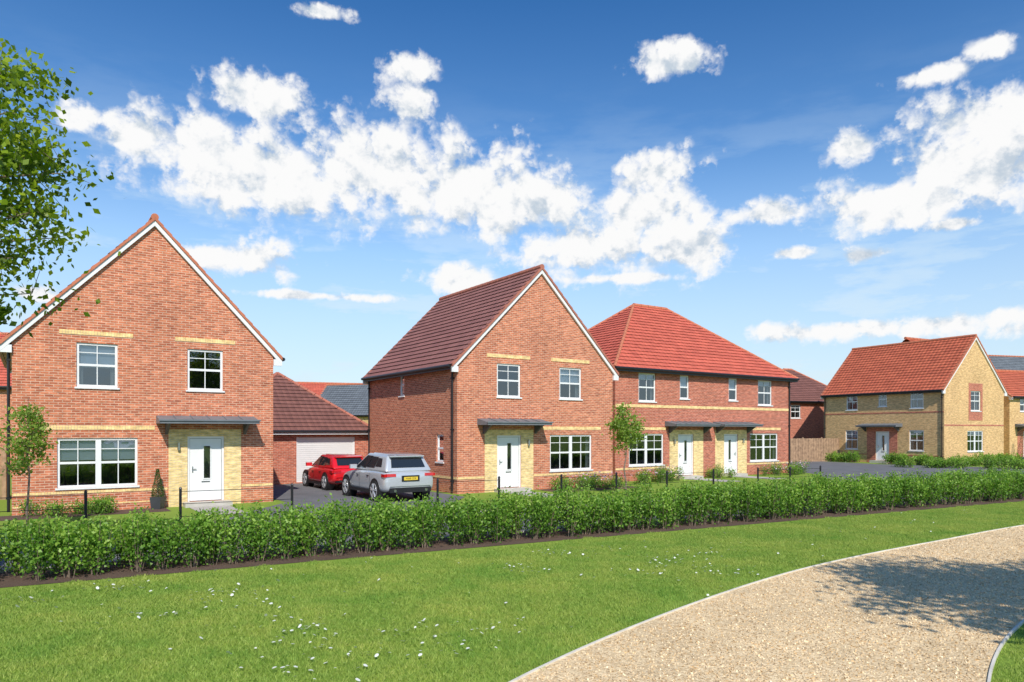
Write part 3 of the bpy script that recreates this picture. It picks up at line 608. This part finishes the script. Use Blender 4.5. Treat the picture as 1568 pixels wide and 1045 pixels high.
# ------------------------------------------------------------------ lawn grass (instanced tufts)
PP=Lp+Rp[::-1]
PX=np.array([p[0] for p in PP]); PY=np.array([p[1] for p in PP]); PXj=np.roll(PX,1); PYj=np.roll(PY,1)
def inpoly(x,y):
    c=(PY>y)!=(PYj>y)
    with np.errstate(divide='ignore',invalid='ignore'): xi=(PXj-PX)*(y-PY)/(PYj-PY)+PX
    return bool(np.sum(c&(x<xi))%2)
def dist_edges(x,y):
    return min(np.min(np.hypot(polyL[:,0]-x,polyL[:,1]-y)),np.min(np.hypot(polyR[:,0]-x,polyR[:,1]-y)))
def blades(n,size,hmin,hmax):
    p=rng.uniform(-size/2,size/2,size=(n,2)); a=rng.uniform(0,2*math.pi,n); h_=rng.uniform(hmin,hmax,n); w=rng.uniform(.003,.006,n); ln_=rng.normal(0,.55,size=(n,2))*h_[:,None]
    dx=np.cos(a)*w; dy=np.sin(a)*w
    b0=np.c_[p[:,0]-dx,p[:,1]-dy,np.zeros(n)]; b1=np.c_[p[:,0]+dx,p[:,1]+dy,np.zeros(n)]
    t1=np.c_[p[:,0]+ln_[:,0]+dx*.25,p[:,1]+ln_[:,1]+dy*.25,h_]; t0=np.c_[p[:,0]+ln_[:,0]-dx*.25,p[:,1]+ln_[:,1]-dy*.25,h_]
    return np.stack([b0,b1,t1,t0],axis=1)
def blade_mat():
    m,nt,b=newmat('grass_blade'); g=nt.nodes.new('ShaderNodeNewGeometry')
    n1=nt.nodes.new('ShaderNodeTexNoise'); n1.inputs['Scale'].default_value=.7; n1.inputs['Detail'].default_value=7; n1.inputs['Roughness'].default_value=.74; nt.links.new(g.outputs['Position'],n1.inputs['Vector'])
    r=nt.nodes.new('ShaderNodeMapRange'); r.inputs['From Min'].default_value=.36; r.inputs['From Max'].default_value=.62; nt.links.new(n1.outputs['Fac'],r.inputs['Value'])
    at=nt.nodes.new('ShaderNodeAttribute'); at.attribute_name='tone_fac'
    a=mixcol(nt,at.outputs['Fac'],(.15,.30,.04),(.32,.50,.09)); c=mixcol(nt,at.outputs['Fac'],(.32,.43,.06),(.56,.60,.16)); o=mixcol(nt,r.outputs[0],a,c)
    nt.links.new(o,b.inputs['Base Color']); b.inputs['Roughness'].default_value=.55; b.inputs['Specular IOR Level'].default_value=.25
    tr=nt.nodes.new('ShaderNodeBsdfTranslucent'); nt.links.new(o,tr.inputs[0]); ms=nt.nodes.new('ShaderNodeMixShader'); ms.inputs[0].default_value=.35
    nt.links.new(b.outputs[0],ms.inputs[1]); nt.links.new(tr.outputs[0],ms.inputs[2]); nt.links.new(ms.outputs[0],nt.nodes['Material Output'].inputs[0]); return m
BL=blade_mat(); step=.42
near=[]
for yy in np.arange(4.6,34,step):
    for xx in np.arange(-12,26,step):
        x=xx+random.uniform(-.05,.05); y=yy+random.uniform(-.05,.05)
        if y>15.2+.53*x-.2 or abs(x)>.78*y+1.2: continue
        if inpoly(x,y): continue
        if dist_edges(x,y)<.27: continue
        near.append((x,y))
def face_instancer(name,pts,z,smin=1,smax=1):
    V=[];Fc=[]
    for x,y in pts:
        t=random.uniform(0,2*math.pi); s_=.5*random.uniform(smin,smax); i=len(V)
        for k in range(4):
            a=t+math.pi/2*k; V.append((x+s_*math.cos(a)*1.41421,y+s_*math.sin(a)*1.41421,z))
        Fc.append((i,i+1,i+2,i+3))
    me=bpy.data.meshes.new(name); me.from_pydata(V,[],Fc); o=bpy.data.objects.new(name,me); scene.collection.objects.link(o)
    o.instance_type='FACES'; o.show_instancer_for_render=False; o.show_instancer_for_viewport=False; return o
inst=face_instancer('lawn_grass',near,.0)
V=blades(720,step*1.3,.02,.046); tuft=quads_mesh('grass_tuft',V.reshape(-1,3),BL,rng.uniform(size=720)**1.2,inst)
fr_pts=[]
for E,sgn in ((polyL,1),(polyR,-1)):
    for i in range(48,len(E)-48):
        a,b=E[i],E[i+1]; d=b-a; l=np.hypot(*d); n_=np.array([-d[1],d[0]])/l*sgn
        k=max(1,int(l*420)); t=rng.uniform(size=k)[:,None]; off=rng.uniform(.015,.36,size=k)[:,None]; fr_pts.append(a+d*t+n_*off)
fp=np.concatenate(fr_pts); V=blades(len(fp),0,.02,.046); V[:,:,0]+=fp[:,0][:,None]; V[:,:,1]+=fp[:,1][:,None]
quads_mesh('grass_verge',V.reshape(-1,3),BL,rng.uniform(size=len(fp)))
# daisies
D=[]
cl=[(-4.6,9.3),(-4.3,10.6),(-2.9,8.2),(-2.6,8.9),(-1.6,8.0),(-1.1,8.6),(-3.6,9.9),(-.3,8.8),(1.0,14.0),(1.6,14.3),(2.3,12.0),(4.0,14.2),(-.7,7.9),(-2.0,7.3),(.2,12.5),(3,13.4),(-6,11),(2.8,13),(-7,10),(3.6,12.3)]
for c in cl:
    k=random.randint(12,30)
    for _ in range(k): D.append((c[0]+random.gauss(0,.34),c[1]+random.gauss(0,.24)))
for _ in range(360):
    x=random.uniform(-9,14); y=random.uniform(6.5,22); D.append((x,y))
D=[d for d in D if d[1]<15+.53*d[0] and not inpoly(*d)]
V=[];r_=[]
for x,y in D:
    z=random.uniform(.045,.065); s_=random.uniform(.013,.024)
    tx,ty=random.gauss(0,.3),random.gauss(-.2,.3)
    for k in range(3):
        a=k*math.pi/3
        c_,sn=math.cos(a)*s_,math.sin(a)*s_; w=.42
        for (u,v) in ((c_+sn*w,sn-c_*w),(c_-sn*w,sn+c_*w),(-c_-sn*w,-sn+c_*w),(-c_+sn*w,-sn-c_*w)): V.append((x+u,y+v,z+tx*u+ty*v+k*.001))
        r_.append(.5)
quads_mesh('daisies',V,leaf_mat('daisy_petal',[(.85,.85,.82),(.85,.85,.82)],.2),r_)
# ------------------------------------------------------------------ foliage
def shrubmass(spec,leaf,dens,zpow=.7):
    P=[];leaf_tone=[];St=Acc()
    for (x,y,hh,rad) in spec:
        ns=random.randint(8,12); per=int(dens/ns); tone=random.uniform(-.14,.14)
        for s_ in range(ns):
            a=random.uniform(0,2*math.pi); q=rad*math.sqrt(random.random()); top=np.array([x+q*math.cos(a),y+q*math.sin(a),hh*random.uniform(.74,1.06)*(1-.16*(q/rad)**2)])
            base=np.array([x+q*.3*math.cos(a),y+q*.3*math.sin(a),0])
            t=rng.uniform(.12,1,size=per)**zpow; pts=base+(top-base)*t[:,None]; sg=.035+.085*np.sin(np.clip(t,0,1)*math.pi*.9)
            pts=pts+rng.normal(size=(per,3))*sg[:,None]; pts[:,2]=np.abs(pts[:,2])+.02
            P.append(pts); leaf_tone.append(np.clip(.10+.62*t+tone+rng.normal(0,.22,size=per)+random.uniform(-.14,.14),0,1))  # leaf tone rises up the stem: sunlit tops, shaded base put into colour
            St.tube(tuple(base),tuple(top),.009,.003,4,False)
    return np.concatenate(P),np.concatenate(leaf_tone),St
def make_mass(name,spec,leaf,dens,mat,asp=.55,zpow=.7):
    P,leaf_tone,St=shrubmass(spec,leaf,dens,zpow); e=empty(name)
    quads_mesh('leaves',leaves(P,leaf,asp,.45),mat,leaf_tone,e); St.make('stems',M['trunk'],e); return e
spec=[]
cs=math.sqrt(1+.53**2)
for row,d0 in enumerate((15.85,16.40)):
    x=-12+.17*row
    while x<32:
        g=random.random(); hs=.93+.12*min(1,max(0,(x+8)/12))
        if g>.05: spec.append((x+random.gauss(0,.05),d0+.53*x+random.gauss(0,.06),hs*random.uniform(.86,1.10),random.uniform(.25,.36)))
        x+=.42*random.uniform(.8,1.2)
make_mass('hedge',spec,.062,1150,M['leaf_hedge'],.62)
def bed(name,hh,x0,x1,y0,y1,n,hr_,mat=M['leaf_dark'],leaf=.06,dens=420):
    sp=[]
    for _ in range(n):
        p=fr(hh,random.uniform(x0,x1),random.uniform(y0,y1)); sp.append((p[0],p[1],random.uniform(*hr_),random.uniform(.2,.38)))
    return make_mass(name,sp,leaf,dens,mat,zpow=.8)
bed('garden_shrubs',H1,.3,3.3,-1.0,-.4,9,(.25,.5),M['leaf_hedge'])
bed('garden_shrubs',H2,4.2,7.7,-1.4,-.4,16,(.3,.6),M['leaf_hedge']); bed('garden_shrubs',H3,.3,3.3,-1.6,-.4,14,(.3,.75),M['leaf_hedge']); bed('garden_shrubs',H3,6.1,7.1,-1.2,-.4,5,(.3,.7),M['leaf_hedge']); bed('garden_shrubs',H3,10,13.4,-1.6,-.4,13,(.3,.8),M['leaf_hedge'])
def frr(o,deg,x,y): c,s_=math.cos(R(deg)),math.sin(R(deg)); return (o[0]+x*c-y*s_,o[1]+x*s_+y*c)
sp=[]
for _ in range(26):
    p=frr((25.77,58.74),-62,random.choice([random.uniform(0,4),random.uniform(6.3,9.8)]),random.uniform(-1.3,-.5)); sp.append((*p,random.uniform(.4,.9),random.uniform(.3,.5)))
for _ in range(26):
    p=frr((25.77,58.74),-62,random.uniform(10.4,11.6),random.uniform(-1,7.5)); sp.append((*p,random.uniform(.4,.9),random.uniform(.3,.5)))
for _ in range(30):
    x=random.uniform(26,40); sp.append((x,48-(x-26)*.35+random.uniform(-.5,.5),random.uniform(.4,.8),random.uniform(.4,.6)))
make_mass('garden_shrubs',sp,.10,380,M['leaf_hedge'])
fl=[]
for hh,x0,x1 in ((H2,4.3,7.7),(H3,.3,3.3),(H3,10,13.4)):
    for _ in range(160):
        p=fr(hh,random.uniform(x0,x1),random.uniform(-1.8,-.5)); fl.append((p[0],p[1],random.uniform(.35,.75)))
fl=np.array(fl); quads_mesh('garden_flowers',leaves(fl,.07,.9,.5),M['flower'],rng.uniform(size=len(fl)))
def tree(name,x,y,zt,tr,cc,rad,ncl,per,leaf,sig,mat,seed=1,asp=.6):
    rs=np.random.default_rng(seed); e=empty(name,(x,y,0)); T=Acc(); c=np.array(cc)
    nseg=7; top=np.array([cc[0]*.6,cc[1]*.6,zt]); prev=np.zeros(3); pts=[prev]
    for k in range(1,nseg+1):
        t=k/nseg; pts.append(top*t*np.array([1,1,1])+np.array([rs.normal(0,tr*.7),rs.normal(0,tr*.7),0])*(t<1))
    for k in range(nseg): T.tube(tuple(pts[k]),tuple(pts[k+1]),tr*(1-.82*k/nseg),tr*(1-.82*(k+1)/nseg),9,False)
    P=[];leaf_tone=[]
    for i in range(ncl):
        d=rs.normal(size=3); d/=np.linalg.norm(d); q=rs.uniform(.25,1)**.5
        cp=c+d*q*np.array(rad)*rs.uniform(.8,1.12)
        zt_=max(min(cp[2]-.35*np.hypot(cp[0],cp[1])-.1,zt*.97),c[2]-rad[2]*1.05); tt_=max(.05,min(zt_/zt,.98)); k=min(int(tt_*nseg),nseg-1); f_=tt_*nseg-k
        bs=pts[k]*(1-f_)+pts[k+1]*f_; mid=(bs+cp)/2+np.array([0,0,.08*np.linalg.norm(cp-bs)]); r0=tr*.28
        T.tube(tuple(bs),tuple(mid),r0,r0*.6,5,False); T.tube(tuple(mid),tuple(cp),r0*.6,r0*.15,5,False)
        m=int(per*rs.uniform(.5,1.4)); s_=sig*rs.uniform(.7,1.3)
        pp=cp+rs.normal(size=(m,3))*np.array([s_,s_,s_*.65]); 
        for _ in range(3):
            tip=cp+rs.normal(size=3)*s_*1.1; T.tube(tuple(cp),tuple(tip),r0*.15,r0*.05,4,False)
        P.append(pp); leaf_tone.append(np.clip(.45+.3*(pp[:,2]-cp[2])/s_*.6+rs.normal(0,.18,m)+rs.normal(0,.12),0,1))  # leaf tone lighter towards the top of each cluster, with random scatter
    P=np.concatenate(P); leaf_tone=np.concatenate(leaf_tone)
    T.make('trunk_and_branches',M['trunk'],e); quads_mesh('leaves',leaves(P,leaf,asp,.4),mat,leaf_tone,e); return e
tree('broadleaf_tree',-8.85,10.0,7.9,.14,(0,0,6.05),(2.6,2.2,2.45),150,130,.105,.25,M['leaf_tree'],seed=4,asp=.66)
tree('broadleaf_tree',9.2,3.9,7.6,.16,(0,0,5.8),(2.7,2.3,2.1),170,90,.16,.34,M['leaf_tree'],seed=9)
tree('young_tree',-11.7,17.2,3.25,.032,(0,0,2.2),(.5,.5,.95),50,44,.085,.12,M['leaf_young'],seed=5)
tree('young_tree',4.30,26.9,3.5,.035,(0,0,2.55),(.6,.6,.95),60,48,.10,.13,M['leaf_young'],seed=6)
P=[];leaf_tone=[]
for i in range(70):
    a=R(-62+i*1.8); d=random.uniform(150,190); x,y=d*math.sin(a),d*math.cos(a)
    hh=random.uniform(4,6.5); m=260
    pp=np.array([x,y,hh*.5])+rng.normal(size=(m,3))*np.array([3.4,3.4,hh*.25]); pp[:,2]=np.abs(pp[:,2]); P.append(pp); leaf_tone.append(rng.uniform(size=m))
quads_mesh('distant_trees',leaves(np.concatenate(P),1.5,.8,.3),M['leaf_far'],np.concatenate(leaf_tone))
def topiary(x,y,hh=.85,r=.2,z0=.38):
    e=empty('potted_topiary',(x,y,0)); A=Acc(); s=.17
    A.hexa([(-s*.8,-s*.8,.0),(s*.8,-s*.8,0),(s*.8,s*.8,0),(-s*.8,s*.8,0),(-s,-s,z0),(s,-s,z0),(s,s,z0),(-s,s,z0)]); A.make('planter',M['pot'],e)
    A=Acc(); A.tube((0,0,z0-.1),(0,0,z0+hh*.8),.015,.008); A.make('stem',M['trunk'],e)
    n=1600; t=rng.uniform(size=n)**1.3; a=rng.uniform(0,2*math.pi,n); rr_=r*(1-t*.85)*rng.uniform(.75,1.05,n)
    P=np.c_[np.cos(a)*rr_,np.sin(a)*rr_,z0+.02+t*hh]; quads_mesh('leaves',leaves(P,.04,.5,.3),M['leaf_dark'],rng.uniform(size=n),e)
p=fr(H1,3.75,-.35); topiary(*p); p=frr((39.6,56.6),20,.3,-.8); topiary(*p,1.7,.45,.4)
def railing(X0,X1,name='estate_railing',d0=22.2):
    e=empty(name); A=Acc(); n=max(1,round((X1-X0)*cs/2.1))
    for k in range(n+1):
        X=X0+(X1-X0)*k/n; y=d0+.53*X
        A.tube((X,y,0),(X,y,1.0),.035,n=8); A.tube((X,y,1.0),(X,y,1.05),.042,.015,8)
    A.make('posts',M['rail'],e); B=Acc()
    for z in (.30,.62,.93): B.tube((X0,d0+.53*X0,z),(X1,d0+.53*X1,z),.008,n=6)
    B.make('rails',M['rail'],e)
railing(-16.0,-10.1); railing(-8.3,-5.9); railing(-2.2,-.4); railing(1.6,7.4); railing(9.4,12.5)
def fence(p,q,hh=1.85):
    e=empty('timber_fence'); A=Acc(); p=Vector((*p,0));q=Vector((*q,0)); d=(q-p); n=int(d.length/.125); u=d.normalized(); s_=Vector((-u.y,u.x,0))
    for k in range(n):
        a=p+d*(k/n); b=p+d*((k+.92)/n); o=s_*(.01 if k%2 else 0); z=Vector((0,0,hh+random.uniform(-.01,.01)))
        A.hexa([a-s_*.01+o,b-s_*.01+o,b+s_*.01+o,a+s_*.01+o,a-s_*.01+o+z,b-s_*.01+o+z,b+s_*.01+o+z,a+s_*.01+o+z])
    n=int(d.length/1.8)
    for k in range(n+1):
        a=p+d*k/max(n,1); A.box(a.x-.05,a.x+.05,a.y-.05,a.y+.05,0,hh+.08)
    A.make('boards',M['fence'],e)
fence((19.5,55),(26.5,57.5)); fence((19.5,55),(13,50)); fence(fr(H1,-2.2,6),fr(H1,-.3,6)); fence(fr(H1,-14,2),fr(H1,-2.2,6))
# ------------------------------------------------------------------ SKY
sd=Vector((.2,-1,0)).normalized(); elv=R(42); S=Vector((sd.x*math.cos(elv),sd.y*math.cos(elv),math.sin(elv)))
w=bpy.data.worlds.new('World'); scene.world=w; w.use_nodes=True; nt=w.node_tree; nt.nodes.clear()
sky=nt.nodes.new('ShaderNodeTexSky'); sky.sky_type='NISHITA'; sky.sun_disc=False; sky.sun_elevation=elv; sky.sun_rotation=math.atan2(S.x,S.y); sky.air_density=1.0; sky.dust_density=.4; sky.ozone_density=2.5
clouds=[(-605,442,32,20),(-530,418,60,32),(-362,470,60,30),(-440,400,105,46),(-330,360,150,62),(-210,370,120,68),(-140,508,38,22),(-137,455,30,38),(-75,345,105,62),(20,315,80,46),(100,258,95,42),(198,360,54,34),(190,312,80,38),(244,254,62,36),(364,308,58,17),(226,520,54,24),(657,441,76,40),(600,370,80,44),(545,325,115,36),(483,399,42,22),(694,367,88,64),(590,500,60,12),(676,540,28,17),(630,292,40,10),(501,248,36,11),(396,250,28,8),(-261,588,36,11),(-398,243,86,26),(-77,216,46,20),(-279,190,90,6),(480,142,120,15),(611,150,100,17),(-674,193,32,12),(160,215,90,7),(1000,420,200,70),(-1000,400,180,70),(1300,300,200,60)]
def math_(t,op,a,b=None,c=None,clamp=False):
    n=t.nodes.new('ShaderNodeMath'); n.operation=op; n.use_clamp=clamp
    for i,v in enumerate((a,b,c)):
        if v is None: continue
        if isinstance(v,(int,float)): n.inputs[i].default_value=v
        else: t.links.new(v,n.inputs[i])
    return n.outputs[0]
def noise(t,vec,sc,det,ro,zs=1,dist=0):
    n=t.nodes.new('ShaderNodeTexNoise'); n.noise_dimensions='2D'; n.inputs['Scale'].default_value=sc; n.inputs['Detail'].default_value=det; n.inputs['Roughness'].default_value=ro; n.inputs['Distortion'].default_value=dist
    mp=t.nodes.new('ShaderNodeMapping'); mp.inputs['Scale'].default_value=(1,zs,1); t.links.new(vec,mp.inputs[0]); t.links.new(mp.outputs[0],n.inputs['Vector']); return n.outputs['Fac']
tc=nt.nodes.new('ShaderNodeTexCoord'); sx=nt.nodes.new('ShaderNodeSeparateXYZ'); nt.links.new(tc.outputs['Generated'],sx.inputs[0])
az=math_(nt,'ARCTAN2',sx.outputs[0],sx.outputs[1]); el=math_(nt,'ARCSINE',sx.outputs[2])
cx=nt.nodes.new('ShaderNodeCombineXYZ'); nt.links.new(az,cx.inputs[0]); nt.links.new(el,cx.inputs[1])
prev=None
for (u,v,ru,rv) in clouds:
    u,v,ru,rv=u/1000,v/1000,ru/1000,rv/1000
    az_=math.atan(u); ca_=math.cos(az_); el_=math.atan(v*ca_); rx=ru*ca_**2*1.22; ry=rv*ca_*math.cos(el_)**2*1.22
    m1=nt.nodes.new('ShaderNodeVectorMath'); m1.operation='MULTIPLY_ADD'; nt.links.new(cx.outputs[0],m1.inputs[0]); m1.inputs[1].default_value=(1/rx,1/ry,0); m1.inputs[2].default_value=(-az_/rx,-el_/ry,0)
    l=nt.nodes.new('ShaderNodeVectorMath'); l.operation='LENGTH'; nt.links.new(m1.outputs[0],l.inputs[0])
    prev=l.outputs['Value'] if prev is None else math_(nt,'SMOOTH_MIN',prev,l.outputs['Value'],.3)
b0=math_(nt,'MULTIPLY',math_(nt,'SUBTRACT',1.0,math_(nt,'MINIMUM',prev,1.8)),1.15)
g=bpy.data.node_groups.new('cloud_detail','ShaderNodeTree'); g.interface.new_socket('Vector',in_out='INPUT',socket_type='NodeSocketVector'); g.interface.new_socket('Detail',in_out='OUTPUT',socket_type='NodeSocketFloat')
gi=g.nodes.new('NodeGroupInput'); go=g.nodes.new('NodeGroupOutput')
n1=noise(g,gi.outputs[0],14,7,.58,1.25,0)
n3=noise(g,gi.outputs[0],60,3,.6,1.1,0)
wv=g.nodes.new('ShaderNodeVectorMath'); wv.operation='MULTIPLY_ADD'; cxx=g.nodes.new('ShaderNodeCombineXYZ'); g.links.new(n1,cxx.inputs[0]); g.links.new(n3,cxx.inputs[1]); g.links.new(cxx.outputs[0],wv.inputs[0]); wv.inputs[1].default_value=(.06,.03,0); g.links.new(gi.outputs[0],wv.inputs[2])
vo=g.nodes.new('ShaderNodeTexVoronoi'); vo.voronoi_dimensions='2D'; vo.feature='F1'; vo.inputs['Scale'].default_value=24
vo.inputs['Detail'].default_value=2.0; vo.inputs['Roughness'].default_value=.5; vo.inputs['Lacunarity'].default_value=2.3; g.links.new(wv.outputs[0],vo.inputs['Vector'])
d=math_(g,'MULTIPLY',math_(g,'SUBTRACT',n1,.48),2.3); d=math_(g,'ADD',d,math_(g,'MULTIPLY',math_(g,'SUBTRACT',.40,vo.outputs['Distance']),.62)); d=math_(g,'ADD',d,math_(g,'MULTIPLY',math_(g,'SUBTRACT',n3,.5),.45))
g.links.new(d,go.inputs[0])
def grp(vec): 
    n=nt.nodes.new('ShaderNodeGroup'); n.node_tree=g; nt.links.new(vec,n.inputs[0]); return n.outputs[0]
e0=grp(cx.outputs[0])
off=nt.nodes.new('ShaderNodeVectorMath'); off.operation='ADD'; nt.links.new(cx.outputs[0],off.inputs[0]); off.inputs[1].default_value=(-.007,.020,0)
e1=grp(off.outputs[0]); d0=math_(nt,'ADD',b0,e0)
def mr(v,a,b,c,d_,smooth=True):
    n=nt.nodes.new('ShaderNodeMapRange'); n.interpolation_type='SMOOTHSTEP' if smooth else 'LINEAR'
    nt.links.new(v,n.inputs['Value'])
    for k,x in zip(('From Min','From Max','To Min','To Max'),(a,b,c,d_)): n.inputs[k].default_value=x
    return n.outputs[0]
alpha=mr(d0,-.32,.46,0,1)
gr=math_(nt,'SUBTRACT',e0,e1); lit=mr(gr,-.75,.15,0,1)
ccol=mixcol(nt,lit,(.56,.65,.75),(1.0,1.0,1.0))
bgc=nt.nodes.new('ShaderNodeBackground'); nt.links.new(ccol,bgc.inputs[0]); bgc.inputs[1].default_value=.97
cr=nt.nodes.new('ShaderNodeValToRGB'); e_=cr.color_ramp.elements
e_[0].position=0; e_[0].color=(.80,.86,.95,1); e_[1].position=1; e_[1].color=(.20,.60,.96,1)
x=cr.color_ramp.elements.new(.4); x.color=(.80,1.08,1.26,1)
elr=mr(el,0,.60,0,1,False); nt.links.new(elr,cr.inputs[0])
sk=mixcol(nt,1.0,sky.outputs[0],cr.outputs[0],'MULTIPLY')
bgs=nt.nodes.new('ShaderNodeBackground'); nt.links.new(sk,bgs.inputs[0]); bgs.inputs[1].default_value=.14
hz=noise(nt,cx.outputs[0],5,5,.6,4); hz2=math_(nt,'MULTIPLY',mr(hz,.38,.68,0,.85),mr(el,.05,.48,1,0)); 
hz3=math_(nt,'MAXIMUM',hz2,mr(el,-.02,.40,.75,0))
bgh=nt.nodes.new('ShaderNodeBackground'); bgh.inputs[0].default_value=(.72,.86,.95,1); bgh.inputs[1].default_value=1
mh=nt.nodes.new('ShaderNodeMixShader'); nt.links.new(hz3,mh.inputs[0]); nt.links.new(bgs.outputs[0],mh.inputs[1]); nt.links.new(bgh.outputs[0],mh.inputs[2])
mc=nt.nodes.new('ShaderNodeMixShader'); nt.links.new(alpha,mc.inputs[0]); nt.links.new(mh.outputs[0],mc.inputs[1]); nt.links.new(bgc.outputs[0],mc.inputs[2])
wo=nt.nodes.new('ShaderNodeOutputWorld'); nt.links.new(mc.outputs[0],wo.inputs[0])
try: w.cycles.sampling_method='MANUAL'; w.cycles.sample_map_resolution=512
except Exception as ex: print(ex)
ld=bpy.data.lights.new('sun','SUN'); ld.energy=4.6; ld.angle=R(.5); ld.color=(1,.94,.85); lo=bpy.data.objects.new('sun',ld); scene.collection.objects.link(lo)
lo.rotation_euler=(-S).to_track_quat('-Z','Y').to_euler(); lo.location=S*50
cd=bpy.data.cameras.new('camera'); cam=bpy.data.objects.new('camera',cd); scene.collection.objects.link(cam); scene.camera=cam
cd.sensor_width=36; cd.lens=25.0; cd.shift_y=.0877; cam.location=(0,0,2.45); cam.rotation_euler=(R(90),0,0); cd.clip_end=5000; cd.clip_start=.05
scene.view_settings.view_transform='Standard'; scene.view_settings.look='None'; scene.view_settings.exposure=0
